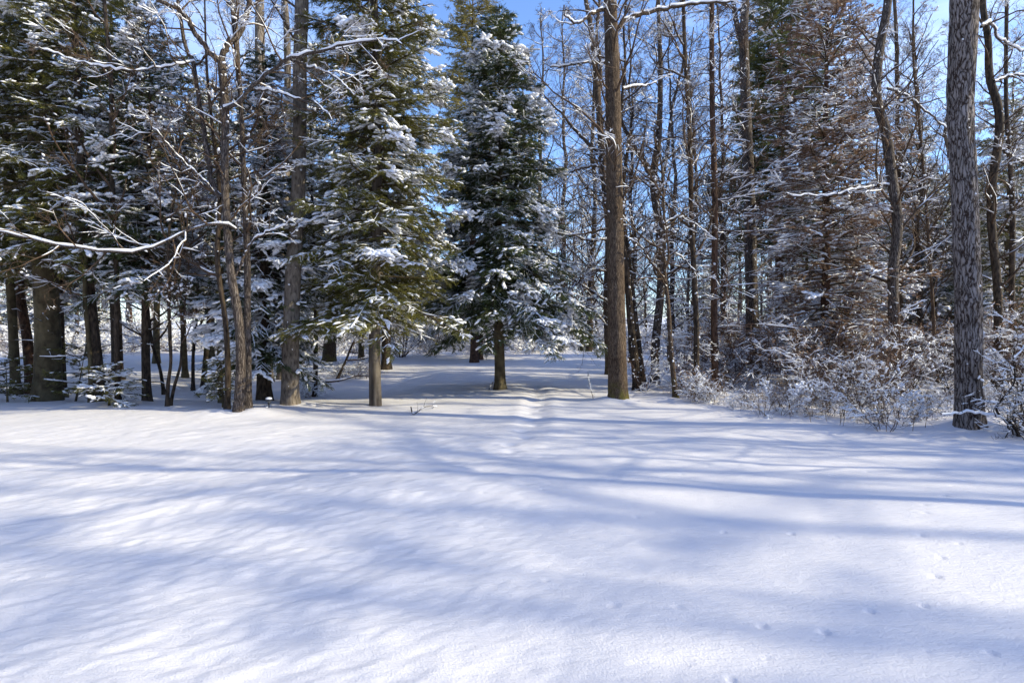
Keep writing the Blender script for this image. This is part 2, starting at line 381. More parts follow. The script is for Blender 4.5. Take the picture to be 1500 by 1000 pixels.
# ------------------------------------------------------------------ generators of parts (local coordinates, base at origin)
def trunk_mesh(P, R, S, seed, flare=.35, rough=.05, ridge=0.):
    K = len(R)
    z = P[:, 2]-P[0, 2]-.3
    Rf = R*(1+flare*np.exp(-np.maximum(z, 0)/.15))
    V, Q = tubes(P[None], Rf[None], S)
    V = V.reshape(K, S, 3); ax = nrm(V-P[:, None])
    an = np.arange(S)*2*np.pi/S
    cx = np.cos(an)[None]*np.ones((K, 1)); cy = np.sin(an)[None]*np.ones((K, 1)); zz = z[:, None]*np.ones((1, S))
    n = noise3(np.stack([cx*1.3+seed, cy*1.3, zz*1.1], -1), seed)-.5
    n2 = noise3(np.stack([cx*3.5, cy*3.5, zz*3], -1), seed+3)-.5
    lobes = .22*np.exp(-np.maximum(zz, 0)/.2)*np.cos(5*an[None]+seed)*flare*2
    d = rough*1.6*n+rough*n2+lobes
    if ridge:
        u = an[None]*S*0+np.arange(S)[None]; 
        r1 = noise3(np.stack([cx*11+.6*np.sin(zz*3), cy*11, zz*2.6], -1), seed+5)
        d = d+ridge*(np.clip(np.abs(r1-.5)*5, 0, 1)-.6)
    V = V+ax*(Rf[:, None]*d)[..., None]
    return V.reshape(-1, 3), Q

def grow_bare(mb_b, mb_s, P0, R0, seed, n1=16, t0=.35, t1=.97, ang=(45, 75), len1=2.6, r1=.035, up=.05, n2=7, n3=6, n4=3, snow=.018, thr=.52, twigr=.0035, lump=.25, leafmb=None, leafn=0, len_pow=.7, wob=.16, horiz=False):
    """limbs, branches and twigs of a leafless tree grown from the paths P0"""
    rng = np.random.default_rng(seed); B = len(P0)
    idx = np.repeat(np.arange(B), n1); t = np.tile(np.linspace(t0, t1, n1), B)+rng.uniform(-.02, .02, B*n1)
    a = np.radians(rng.uniform(ang[0], ang[1], len(idx)))
    L = len1*(1-(t-t0)/(1.02-t0))**len_pow*rng.uniform(.55, 1.15, len(idx))+.25
    pr = None
    if horiz:
        th = rng.uniform(0, 2*np.pi, len(idx)); pr = np.stack([np.cos(th), np.sin(th), 0*th], -1)
    P1, R1 = sprout(P0, R0, idx, t, a, L, r1*(.4+.6*L/len1), 9, rng, up, wob, pr)
    lv = [(P1, R1, 6)]
    P, R, Lp = P1, R1, L
    for k, (n, f, K, S) in enumerate([(n2, .50, 6, 4), (n3, .42, 4, 3), (n4, .50, 3, 3)]):
        if not n: break
        idx = np.repeat(np.arange(len(P)), n); t = rng.uniform(.12, 1, len(idx))
        L = Lp[idx]*f*(1.1-.6*t)*rng.uniform(.5, 1.2, len(idx))+.04
        P2, R2 = sprout(P, R, idx, t, np.radians(rng.uniform(30, 62, len(idx))), L, np.maximum(L*.011, twigr), K, rng, up*.7+.01, wob*1.1)
        R2 = np.maximum(R2, twigr*.6)
        lv.append((P2, R2, S)); P, R, Lp = P2, R2, L
    for k, (P, R, S) in enumerate(lv):
        V, Q = tubes(P, R, S); mb_b.add(V, Q)
        if snow and k < 3: snow_on(mb_s, P, R, snow*(1, .75, .5)[k], thr+(0, 0, .03)[k], rng, 5 if k < 2 else 4, 2.4, seed)
    if snow and len(lv) > 2:                 # lumps caught in the twigs
        P, R, S = lv[-1]
        m = (noise3(P[:, 1]*1.6, seed+7) > thr+.06) & (rng.random(len(P)) < lump)
        C = P[m, 1].copy(); C[:, 2] += snow*.45
        sz = snow*rng.uniform(.5, 1.5, len(C))
        V, Q = blobs(C, P[m, -1]-P[m, 0], sz*1.7, sz*.9, sz*.75, rng); mb_s.add(V, Q)
    if leafmb is not None and leafn:
        P, R, S = lv[-1]; ii = rng.integers(0, len(P), leafn)
        leaf_cards(leafmb, P[ii, -1], rng, .045)
    return lv

def leaf_cards(mb, C, rng, s):
    N = len(C); a = nrm(rng.normal(size=(N, 3))); b = nrm(np.cross(a, rng.normal(size=(N, 3)))); c = np.cross(a, b)
    sz = (s*rng.uniform(.6, 1.3, N))[:, None]
    V = np.stack([C, C+sz*(.5*a+.35*b), C+sz*a*1.1+c*sz*.25, C+sz*(.5*a-.35*b)], 1)
    mb.add(V.reshape(-1, 3), (np.arange(4)[None]+4*np.arange(N)[:, None]))

def sprigs(mb, C, D, U, ln, wd, rng, n=5):
    """needle clumps: narrow blades fanned along twig direction D, lying mostly in the spray plane"""
    N = len(C)
    if N == 0: return
    Sd = nrm(np.cross(D, U)+1e-5); vs = []
    for k in range(n):
        s = (k+.3)/n; side = 1 if k % 2 else -1
        if k == n-1: d = D+.12*rng.normal(size=(N, 3))
        else: d = .80*D+side*.75*Sd+.22*rng.normal(size=(N, 3))+.12*U
        d = nrm(d); o = C+D*(ln*s*.8)[:, None]
        q = nrm(np.cross(d, U+.5*rng.normal(size=(N, 3))))
        l = (ln*(.50 if k < n-1 else .45)*rng.uniform(.8, 1.2, N))[:, None]; wv = q*(wd*rng.uniform(.7, 1.3, N))[:, None]
        vs.append(np.stack([o-wv*.5, o+wv*.5, o+d*l+wv*.22, o+d*l-wv*.22], 1))
    V = np.stack(vs, 1).reshape(-1, 3)
    mb.add(V, np.arange(len(V)).reshape(-1, 4))

def conifer_parts(seed, height, base, rad, trunk_r, boughs=130, droop=.35, e_lo=-8, e_hi=28, dens=1., snow=.5, snow_sz=1., prof=.75, gap=.25, sprig=(.11, .013), tight=1., dead=0, maxz=None, lean=(0, 0), low_wide=1., sub=1., extra=(), flare=.35):
    """returns mesh builders (trunk, boughs, needles, snow) of one spruce or fir"""
    rng = np.random.default_rng(seed)
    K = 40; z = np.linspace(-.3, height, K)
    tr = trunk_r*np.clip(1-(np.maximum(z, 0)/height), 0.02, 1)**.8
    P = np.stack([lean[0]*z/height*np.ones(K)+.04*np.sin(z*.7+seed), lean[1]*z/height+.04*np.cos(z*.6+seed), z], -1)
    mt, mw, mn, ms = MB(), MB(), MB(), MB()
    V, Q = trunk_mesh(P, tr, 18, seed, flare); mt.add(V, Q)
    # boughs
    u = (np.arange(boughs)+rng.uniform(0, .8, boughs))/boughs; u = u**1.08
    zb = base+(height*.985-base)*u
    L = rad*((1-u)**prof)*rng.uniform(.68, 1.12, boughs)*np.where(u < .12, low_wide*(.75+.25*rng.random(boughs)), 1)+.12
    if maxz is not None:
        k = zb < maxz; zb, L, u = zb[k], L[k], u[k]
    n = len(zb)
    az = np.arange(n)*2.39996+rng.uniform(-.35, .35, n)
    el = np.radians(e_lo+(e_hi-e_lo)*u+rng.normal(0, 6, n))
    dr = droop*(1-.6*u)*rng.uniform(.6, 1.3, n)
    for ez, ea, eL, ee, ed in extra:
        zb = np.r_[zb, ez]; L = np.r_[L, eL]; u = np.r_[u, 0]; az = np.r_[az, math.radians(ea)]; el = np.r_[el, math.radians(ee)]; dr = np.r_[dr, ed]; n += 1
    Kb = 8; s = np.linspace(0, 1, Kb)[None]
    hor = L[:, None]*s*np.cos(el)[:, None]; ver = L[:, None]*(np.sin(el)[:, None]*s-dr[:, None]*s**1.6+dr[:, None]*.35*s**3)
    bend = rng.normal(0, .12, n)[:, None]*s**2
    x = hor*np.cos(az[:, None]+bend); y = hor*np.sin(az[:, None]+bend)
    ti = zb/height
    PB = np.stack([x+(lean[0]*ti)[:, None], y+(lean[1]*ti)[:, None], zb[:, None]+ver], -1)
    rb = (.008+.010*L)[:, None]*np.linspace(1, .25, Kb)[None]
    V, Q = tubes(PB, rb, 5); mw.add(V, Q)
    # side twigs in the plane of the bough
    cnt = np.maximum(3, (L/.085*2*dens).astype(int)); idx = np.repeat(np.arange(n), cnt)
    t = rng.uniform(.14, 1, len(idx)); side = np.where(rng.random(len(idx)) < .5, -1., 1.)
    tan = at(PB, rb, idx, t)[1]; perp = np.cross(tan, np.array([0, 0, 1.]))*side[:, None]+np.array([0, 0, 1.])*rng.normal(-.12, .28, len(idx))[:, None]
    L2 = (L[idx]*.42*(1-t*.85)*tight+.10)*rng.uniform(.6, 1.2, len(idx))
    P2, R2 = sprout(PB, rb, idx, t, np.radians(rng.uniform(38, 62, len(idx))), L2, .006, 4, rng, -.05*droop*3, .10, perp)
    R2 = np.maximum(R2, .0025)
    V, Q = tubes(P2, R2, 3); mw.add(V, Q)
    # sprigs on twigs and on the bough tips
    def put(Pp, Rp, Lp, per, t0):
        c = np.maximum(2, (Lp/per*sub).astype(int)); ii = np.repeat(np.arange(len(Pp)), c)
        tt = rng.uniform(t0, 1, len(ii)); pos, tn, _ = at(Pp, Rp, ii, tt)
        sd = np.where(rng.random(len(ii)) < .5, -1., 1.)[:, None]
        U = nrm(np.array([0, 0, 1.])-tn*tn[:, 2:3]+.25*rng.normal(size=tn.shape))
        d = nrm(tn*.75+np.cross(tn, U)*sd*.6*rng.uniform(.3, 1.2, (len(ii), 1))+.14*rng.normal(size=tn.shape)-np.array([0, 0, .12]))
        g = noise3(pos*2.3+seed, seed+11)
        k = g > gap*rng.uniform(.7, 1.3, len(ii))
        return pos[k], d[k], U[k]
    C1_, D1_, U1_ = put(P2, R2, L2, .034, .05)
    C2_, D2_, U2_ = put(PB, rb, L, .035, .35)
    C = np.concatenate([C1_, C2_]); D = np.concatenate([D1_, D2_]); U = np.concatenate([U1_, U2_])
    ln = sprig[0]*rng.uniform(.65, 1.25, len(C)); sprigs(mn, C, D, U, ln, sprig[1], rng, 5)
    # snow lying on the sprays
    if snow > 0:
        rr = np.hypot(C[:, 0], C[:, 1]); outer = rr/(rad*np.clip(1-(C[:, 2]-base)/(height-base), .05, 1)**prof+.1)
        q = .6*noise3(C*1.7+5, seed+21)+.4*noise3(C*4.1, seed+22)
        p = (.06+.84*np.clip((q-(.76-.38*snow))*9, 0, 1))*np.clip(outer*1.3-.1, .12, 1)
        k = rng.random(len(C)) < p
        Cs = C[k]+D[k]*(ln[k]*.5)[:, None]; Cs[:, 2] += .006+.012*snow_sz
        pad = 1+1.0*np.clip((q[k]-(.80-.38*snow))*4, 0, 1)
        ss = rng.uniform(.6, 1.4, k.sum())*snow_sz*pad
        V, Q = blobs(Cs, D[k]*[1, 1, .7], ln[k]*.60*ss**.5, .019*ss, .013*ss, rng); ms.add(V, Q)
        snow_on(ms, P2, R2, .011*snow_sz, .66-.26*snow, rng, 4, 2.0, seed+21)
        snow_on(ms, PB, rb, .016*snow_sz, .62-.2*snow, rng, 5, 2.0, seed+23)
    if dead:                                 # bare dead boughs on the lower trunk
        idx = np.zeros(dead, int); tt = rng.uniform(.08, max(.1, (base+.6)/height), dead)
        pr = rng.normal(size=(dead, 3)); pr[:, 2] = 0
        P1, R1 = sprout(P[None], tr[None], idx, tt, np.radians(88), rng.uniform(.3, 1.0, dead)*rad*.7, .012, 6, rng, -.04, .12, pr)
        V, Q = tubes(P1, R1, 4); mw.add(V, Q)
        ii = np.repeat(np.arange(dead), 7)
        P3, R3 = sprout(P1, R1, ii, rng.uniform(.3, 1, len(ii)), np.radians(50), .22, .003, 4, rng, -.03, .2)
        V, Q = tubes(P3, R3, 3); mw.add(V, Q)
        snow_on(ms, P1, R1, .012, .5, rng, 5, 2.4, seed)
    return mt, mw, mn, ms

def conifer(name, label, cat, loc, group, seed, bark='spruce', leaf='fir', **kw):
    mt, mw, mn, ms = conifer_parts(seed, **kw)
    r = thing(name, label, cat, loc, group)
    link('trunk', mt.mesh('trunk', M[bark]), r)
    link('boughs', mw.mesh('boughs', M['deadwood']), r)
    link('needles', mn.mesh('needles', M[leaf], False), r)
    if ms.n: link('snow', ms.mesh('snow', SNOW), r)
    return r

def mound(p, h=.05, r=.4): MOUNDS.append((p[0], p[1], h, r))

def bare(name, label, cat, pts, wpx, seed, bark='grey', twig='twig', top=13., hi=False, fleck=0, flare=.35, depth=None, group=None, limbs=(), limb_kw=None, ridge=0., mnd=.05, snow=.018, fork=()):
    """a leafless tree whose trunk follows pts (pixels, base first) at the distance of its base; wpx trunk widths in pixels"""
    base = G(*pts[0]) if depth is None else W(pts[0][0], pts[0][1], depth)
    d = base[1]
    if depth is not None: base[2] = float(H(base[0], base[1]))
    if mnd: mound(base, mnd, .35)
    Pw = [base-base]+[W(x, y, d)-base for x, y in pts[1:]]
    Pw = np.array(Pw); wpx = np.array(wpx)/math.hypot(1, (pts[0][0]-750)/F); rr = list(np.interp(np.arange(len(pts)), np.linspace(0, len(pts)-1, len(wpx)), wpx)*d/F/2)
    rng = np.random.default_rng(seed)
    if Pw[-1, 2] < top:
        dv = nrm(Pw[-1]-Pw[-2]); dv = nrm(dv+np.array([0, 0, 1.5])); e = Pw[-1]+dv*(top-Pw[-1, 2]); e[1] += rng.uniform(-.3, .3)
        Pw = np.vstack([Pw, Pw[-1]*.5+e*.5+[rng.uniform(-.15, .15), 0, 0], e]); rr += [rr[-1]*.7, rr[-1]*.2]
    Pw[1:-1, 1] += rng.normal(0, .05, len(Pw)-2)
    K = 220 if hi else 70
    Pd = catmull(np.vstack([Pw[0]-[0, 0, .3], Pw]), K)
    zc = np.maximum.accumulate(Pd[:, 2])
    Rr = np.interp(zc, np.maximum.accumulate(Pw[:, 2])+np.arange(len(Pw))*1e-6, rr)
    mt, mb, ms = MB(), MB(), MB()
    V, Q = trunk_mesh(Pd, Rr, 48 if hi else 16, seed, flare, ridge=ridge); mt.add(V, Q)
    kw = dict(n1=18, t0=.32, len1=2.4, r1=.03, snow=snow)
    if limb_kw: kw.update(limb_kw)
    if kw['n1']: grow_bare(mb, ms, Pd[None], Rr[None], seed, **kw)
    for pl, w0, w1, dy in limbs:              # limbs traced to where they stand: pixel path, widths, depth offset of the tip
        q = np.array([W(x, y, d+dy*k/(len(pl)-1))-base for k, (x, y) in enumerate(pl)])
        q = catmull(q, 26); q[1:] += .012*rng.normal(size=(25, 3)); Rq = np.linspace(w0, w1, 26)*d/F/2
        Rq = Rq/math.hypot(1, (pl[0][0]-750)/F)
        V, Q = tubes(q[None], Rq[None], 9); mt.add(V, Q)
        snow_on(ms, q[None], Rq[None], .020, .26, rng, 7, 3.0, seed)
        ll = np.linalg.norm(q[-1]-q[0])
        grow_bare(mb, ms, q[None], Rq[None], seed+31, n1=max(5, int(ll*3.2)), t0=.12, len1=ll*.42, r1=.016, n2=5, n3=4, n4=0 if ll < 1.5 else 2, up=.02, snow=snow*.8, thr=.5, lump=.12)
    if fleck:
        t = rng.uniform(.03, .75, fleck); pos, tan, rad = at(Pd[None], Rr[None], np.zeros(fleck, int), t)
        an = rng.normal(math.radians(-60), 1.0, fleck)
        o = np.stack([np.cos(an), np.sin(an), 0*an], -1); s = .006+.022*rng.random(fleck)**2.5
        V, Q = blobs(pos+o*(rad*.97)[:, None], np.stack([-np.sin(an), np.cos(an), .4*rng.normal(size=fleck)], -1), s*1.2, s*.8, s*1.3, rng); ms.add(V, Q)
    r = thing(name, label, cat, base, group)
    link('trunk', mt.mesh('trunk', M[bark]), r)
    if mb.n: link('branches', mb.mesh('branches', M[twig]), r)
    if ms.n: link('snow', ms.mesh('snow', SNOW), r)
    return r
#@@PART2
# ================================================================== THE TREES
# ---- right of the clearing
hi_bark = dict(hi=True)
bare('bare_tree', 'broad straight brown trunk with yellow moss at its foot, right of the clearing', 'tree',
     [(905, 588), (903, 450), (901, 300), (898, 150), (894, 0)], [29, 25, 24, 22, 19], 101, 'lit', top=14, hi=True, flare=.16, ridge=.05,
     limbs=[([(889, 92), (868, 90), (845, 94), (808, 99)], 5, 2, .8), ([(906, 42), (922, 26), (960, 16), (1010, 6), (1070, 4)], 7, 3, .5),
            ([(888, 12), (866, 20), (845, 34), (826, 22)], 6, 2, -.6), ([(912, 130), (930, 126), (950, 124), (985, 108)], 3, 1.2, .5)],
     limb_kw=dict(n1=26, t0=.30, len1=2.2, r1=.03, n2=7, n3=6, n4=2), mnd=.07)
bare('bare_tree', 'leafless tree behind the moss-footed trunk, splitting into two upright limbs', 'tree',
     [(893, 548), (890, 440), (893, 330), (884, 250), (876, 150), (868, 60), (858, 0)], [13, 12, 12, 11, 9, 8, 6], 102, 'lit', top=12,
     limbs=[([(876, 224), (858, 206), (838, 186), (824, 168), (806, 150), (780, 122)], 6, 1.5, 1.), ([(876, 150), (880, 100), (874, 50), (878, 0)], 6, 3, -.3),
            ([(884, 245), (862, 244), (838, 252), (812, 268)], 4, 1, .4), ([(890, 398), (866, 396), (836, 424), (802, 462)], 3, 1.2, -4.5), ([(891, 442), (856, 420), (816, 392), (772, 372)], 3.5, 1.2, -4.5),
             ([(891, 480), (866, 452), (838, 450), (806, 484)], 3, 1, -4.5), ([(890, 350), (862, 352), (826, 340), (790, 352), (760, 372)], 3, 1, -4.)],
     limb_kw=dict(n1=44, t0=.2, len1=3.4, r1=.03, n4=3, thr=.50), fleck=20)
bare('bare_tree', 'dark leaning stem flecked with snow, left one of the clump right of the moss-footed trunk', 'tree',
     [(934, 571), (925, 480), (915, 380), (900, 300), (905, 200), (915, 100)], [13, 11, 9, 7, 6, 4], 103, 'dark', top=10, fleck=60,
     limb_kw=dict(n1=16, t0=.35, len1=1.8), mnd=.08)
bare('bare_tree', 'slim dark snow-flecked stem squeezed between two thicker stems of the clump', 'tree',
     [(943, 566), (932, 480), (921, 380), (912, 290), (925, 180)], [9, 8, 7, 6, 4], 104, 'dark', top=8, fleck=60, limb_kw=dict(n1=12, t0=.4, len1=1.5))
bare('bare_tree', 'curving leafless tree forking into two upright limbs below a snow-covered side branch', 'tree',
     [(960, 566), (962, 500), (968, 420), (966, 340), (958, 262), (965, 200), (968, 100), (966, 0)], [13, 13, 12, 12, 12, 9, 7, 5], 105, 'grey', top=13,
     limbs=[([(957, 262), (940, 232), (925, 208), (912, 180), (905, 150)], 8, 5, .2), ([(962, 300), (975, 240), (985, 160), (1003, 80), (1000, 20)], 6, 3, .6)],
     limb_kw=dict(n1=34, t0=.2, len1=2.4, n4=3, thr=.48), fleck=45)
bare('bare_sapling', 'thin bowed leafless sapling with brown leaves round its foot', 'tree',
     [(990, 583), (984, 520), (979, 450), (975, 400), (972, 330), (970, 240)], [8, 7, 6, 5, 4, 3], 106, 'lit', top=6.5, fleck=25,
     limbs=[([(976, 420), (955, 385), (935, 358), (915, 345)], 3, 1.5, -.3), ([(974, 400), (985, 372), (1004, 382), (1032, 414)], 3, 1.2, .2), ([(972, 330), (992, 318), (1020, 330), (1050, 352)], 2.5, 1, .3)], limb_kw=dict(n1=14, t0=.4, len1=1.5))
bare('bare_tree', 'slender straight dark trunk between the bowed sapling and the reddish trunk', 'tree',
     [(1019, 578), (1020, 470), (1015, 330), (1009, 200), (1004, 80), (1000, 0)], [9, 8, 8, 7, 6, 5], 107, 'dark', top=11, fleck=25,
     limb_kw=dict(n1=26, t0=.28, len1=2.1, n4=3))
bare('larch_tree', 'slim reddish trunk with many fine level side branches', 'tree',
     [(1048, 573), (1048, 450), (1046, 300), (1044, 150), (1044, 0)], [11, 10, 9, 8, 7], 108, 'red', twig='twigred', top=12, fleck=25,
     limb_kw=dict(n1=80, t0=.13, len1=1.9, r1=.014, ang=(75, 98), horiz=True, n2=8, n3=4, n4=0, up=-.01, len_pow=.5, wob=.08))
bare('bare_tree', 'tall brown trunk forked at the top, snow patches on its bark, beside the reddish trunk', 'tree',
     [(1105, 553), (1101, 430), (1097, 300), (1093, 150), (1090, 60), (1092, 0)], [22, 19, 17, 15, 14, 11], 109, 'grey', top=14, fleck=110, flare=.25,
     limbs=[([(1090, 72), (1080, 40), (1075, 12), (1072, -30)], 9, 6, .2), ([(1092, 20), (1060, 6), (1020, -8)], 5, 3, .4)],
     limb_kw=dict(n1=24, t0=.25, len1=2.6, n4=3))
bare('bare_tree', 'crooked brown trunk bending left at mid height, in the right-hand thicket', 'tree',
     [(1314, 590), (1313, 490), (1308, 400), (1312, 330), (1305, 250), (1298, 190), (1286, 140), (1292, 70), (1298, 0)], [20, 18, 17, 16, 16, 16, 16, 15, 13], 110, 'grey', top=13, fleck=40, depth=13.5,
     limbs=[([(1292, 122), (1276, 108), (1260, 90)], 4, 2, .2), ([(1300, 130), (1330, 142), (1365, 170), (1396, 196)], 4, 2, .5), ([(1306, 270), (1260, 276), (1215, 286), (1150, 285)], 4, 1.5, -.6)],
     limb_kw=dict(n1=28, t0=.2, len1=2.6, n4=3))
bare('bare_tree', 'thickest right-hand trunk with furrowed light grey bark, before the thicket', 'tree',
     [(1420, 630), (1419, 560), (1416, 430), (1414, 300), (1416, 150), (1414, 0)], [46, 42, 41, 40, 42, 43], 111, 'plate', top=13, hi=True, flare=.20, ridge=.085, fleck=14, mnd=.09,
     limbs=[([(1437, 40), (1450, 34), (1468, 60), (1500, 74)], 5, 3, 1.0)],
     limb_kw=dict(n1=20, t0=.62, len1=2.5, n4=2))
bare('bare_tree', 'dark bending trunk just right of the furrowed grey trunk', 'tree',
     [(1462, 560), (1460, 430), (1452, 300), (1462, 180), (1455, 110), (1445, 60), (1440, 0)], [15, 14, 14, 14, 13, 11, 10], 112, 'dark', top=12, fleck=30, depth=15,
     limbs=[([(1458, 212), (1480, 228), (1520, 250)], 5, 3, .3), ([(1456, 120), (1490, 110), (1530, 122)], 4, 2, .3)], limb_kw=dict(n1=22, t0=.25, len1=2.3, n4=3))
bare('bare_tree', 'straight narrow dark trunk at the right edge behind the bending trunk', 'tree',
     [(1484, 560), (1482, 430), (1478, 300), (1476, 150), (1480, 0)], [10, 10, 9, 7, 6], 113, 'dark', top=12, fleck=20, depth=17, limb_kw=dict(n1=24, t0=.25, len1=2.2))
bare('bare_sapling', 'thin pale leaning sapling in the gap left of the furrowed grey trunk', 'tree',
     [(1372, 575), (1362, 400), (1356, 290), (1346, 190), (1340, 90), (1338, 0)], [6, 5, 5, 4, 4, 3], 114, 'twig', top=10, depth=16, fleck=20, limb_kw=dict(n1=26, t0=.25, len1=2.4, ang=(30, 60), up=.1))
bare('bare_tree', 'narrow upright trunk behind the crooked brown trunk', 'tree',
     [(1322, 570), (1320, 400), (1312, 200), (1312, 60), (1310, 0)], [9, 8, 7, 6, 5], 115, 'twig', top=12, depth=19, limb_kw=dict(n1=30, t0=.3, len1=3.0, ang=(25, 50), up=.1, n4=3))

conifer('larch_tree', 'brown-needled tree dusted with snow around a dark trunk, left of the crooked trunk', 'tree', W(1206, 548, 15.6)*[1, 1, 0], None, 201,
        bark='red', leaf='brown', height=12.0, base=1.2, rad=2.35, trunk_r=.14, boughs=185, droop=.14, e_lo=-4, e_hi=38, dens=.65, snow=.62, snow_sz=1.2, prof=.34, gap=.46, sprig=(.09, .020), tight=1.35, sub=.95)
conifer('pine_tree', 'tall loose green pine rising behind the forked brown trunk', 'tree', W(1140, 530, 25)*[1, 1, 0], None, 202,
        bark='red', leaf='pine', height=17, base=5.0, rad=3.4, trunk_r=.2, boughs=150, droop=.05, e_lo=5, e_hi=35, dens=.7, snow=.1, snow_sz=1.2, prof=.35, gap=.40, sprig=(.20, .022), tight=1.1, sub=.8)
conifer('spruce_tree', 'snow-dusted green spruce right of the furrowed grey trunk', 'tree', W(1475, 530, 19)*[1, 1, 0], None, 203,
        leaf='fir', height=10.5, base=.6, rad=3.0, trunk_r=.15, boughs=130, droop=.3, dens=.7, snow=.75, snow_sz=1.4, gap=.3, sprig=(.15, .018), sub=.6)
conifer('spruce_tree', 'shorter snow-laden spruce with drooping boughs left of the furrowed grey trunk', 'tree', W(1368, 530, 21)*[1, 1, 0], None, 204,
        leaf='firblue', height=7.4, base=.4, rad=2.6, trunk_r=.13, boughs=110, droop=.4, dens=.7, snow=.95, snow_sz=1.6, gap=.3, sprig=(.16, .018), sub=.6)

# ---- the two middle conifers and what stands behind them
p = G(732, 570); mound(p, .05, .3)
conifer('spruce_tree', 'dark cone-shaped spruce with snow-capped boughs standing alone in the middle of the clearing', 'tree', p, None, 210,
        bark='spruce', leaf='firblue', height=9.5, base=2.0, rad=2.15, extra=[(2.9, -12, 2.9, -16, .62), (3.3, -25, 2.5, -14, .5), (2.6, 5, 2.6, -12, .5)], trunk_r=.135, boughs=190, droop=.42, e_lo=-14, e_hi=30, dens=1.15, snow=.54, snow_sz=1.35, prof=.62, gap=.2, sprig=(.115, .0125), low_wide=1.1)
p = G(552, 593); mound(p, .04, .3)
conifer('hemlock_tree', 'tall dense hemlock on a bare grey post-like trunk, left of the middle spruce', 'tree', p, None, 211,
        bark='post', leaf='fir', flare=.06, height=15.5, base=1.75, rad=1.85, trunk_r=.125, boughs=270, droop=.30, e_lo=-6, e_hi=26, dens=.85, snow=.48, snow_sz=1.3, prof=.42, gap=.36, sprig=(.115, .0125), maxz=12.5)
conifer('hemlock_tree', 'dark conifer whose trunk shows just right of the post-like trunk', 'tree', G(567, 541), None, 212,
        bark='dark', leaf='fir', height=13, base=3.2, rad=3.0, trunk_r=.19, boughs=150, droop=.3, dens=.6, snow=.35, snow_sz=1.5, prof=.5, gap=.25, sprig=(.17, .02), sub=.6)
conifer('spruce_tree', 'small sunlit orange trunk with snowy boughs beyond the middle spruce', 'tree', G(704, 527), None, 213,
        bark='red', leaf='fir', height=8.5, base=2.3, rad=3.0, trunk_r=.14, boughs=110, droop=.4, dens=.6, snow=.7, snow_sz=1.8, prof=.5, gap=.25, sprig=(.20, .024), sub=.55)
conifer('cedar_tree', 'golden-green cedar top showing between the hemlock and the middle spruce', 'tree', W(694, 530, 27)*[1, 1, 0], None, 214,
        bark='red', leaf='gold', height=18.5, base=8, rad=2.6, trunk_r=.2, boughs=110, droop=.3, dens=.5, snow=.1, prof=.35, gap=.32, sprig=(.22, .026), sub=.5)

# ---- left woods
def lc(px, py, label, seed, bark, name='spruce_tree', depth=None, **kw):
    q = G(px, py) if depth is None else W(px, py, depth)*[1, 1, 0]
    off = math.hypot(1, (px-750)/F); kw['trunk_r'] /= off; kw['rad'] /= off**.5
    if depth is not None: q[2] = float(H(q[0], q[1]))
    elif q[1] < 14: mound(q, .05, .35)
    return conifer(name, label, 'tree', q, None, seed, bark=bark, **kw)
lc(68, 587, 'massive olive-barked spruce trunk at the left with flared root and high dark crown', 220, 'spruce', leaf='fir', height=17, base=3.3, rad=2.7, trunk_r=.335,
   boughs=190, droop=.42, e_lo=-14, e_hi=12, dens=.75, snow=.36, snow_sz=1.2, prof=.3, gap=.36, maxz=10.5, sprig=(.12, .0125), dead=20)
lc(20, 578, 'slim olive trunk at the very left edge of the picture', 221, 'spruce', leaf='fir', height=12, base=2.7, rad=2.0, trunk_r=.14, boughs=120, droop=.4, dens=.75,
   snow=.45, snow_sz=1.4, prof=.4, gap=.40, maxz=9.5, dead=8)
lc(147, 591, 'dark leaning conifer trunk behind a thin pale stem in the left woods', 222, 'dark', leaf='fir', height=13, base=3.1, rad=1.8, trunk_r=.14, boughs=110, droop=.35,
   dens=.7, snow=.5, snow_sz=1.3, prof=.4, gap=.42, lean=(-1.0, .3), maxz=9.5, dead=14)
lc(217, 589, 'straight dark trunk under a snow-capped low bough, middle of the left woods', 223, 'dark', leaf='firblue', height=8.4, base=2.5, rad=1.75, trunk_r=.105, boughs=120,
   droop=.36, dens=.85, snow=.58, snow_sz=1.4, prof=.6, gap=.36, lean=(.1, 0), dead=8)
lc(390, 589, 'squat dark trunk under very low snow-laden boughs left of the big poplar', 224, 'dark', leaf='firblue', height=7.4, base=1.05, rad=1.45, trunk_r=.16, boughs=150, extra=[(2.1, 215, 1.3, -10, .5), (2.5, 200, 1.2, -5, .4), (1.9, 250, 1.1, -12, .4), (2.3, 185, 1.0, 0, .5)],
   droop=.5, dens=1.0, snow=.68, snow_sz=1.4, prof=.6, gap=.3, name='fir_tree')
lc(299, 570, 'leaning dark conifer trunk with snow down its left side', 225, 'dark', leaf='fir', height=9.2, base=2.6, rad=1.6, trunk_r=.085, boughs=110, droop=.35, dens=.7,
   snow=.5, snow_sz=1.3, prof=.5, gap=.36, lean=(.5, .2), name='fir_tree')
lc(461, 581, 'slim dark snow-flecked trunk just right of the big poplar', 226, 'dark', leaf='fir', height=8.5, base=2.5, rad=1.2, trunk_r=.07, boughs=90, droop=.4, dens=.8,
   snow=.6, snow_sz=1.3, prof=.5, gap=.34, name='fir_tree')
lc(170, 556, 'thick grey conifer trunk farther back in the left woods', 227, 'dark', leaf='firblue', height=13, base=4.0, rad=2.6, trunk_r=.2, boughs=110, droop=.35, dens=.5,
   snow=.45, snow_sz=1.6, prof=.45, gap=.3, sprig=(.17, .02), sub=.6)
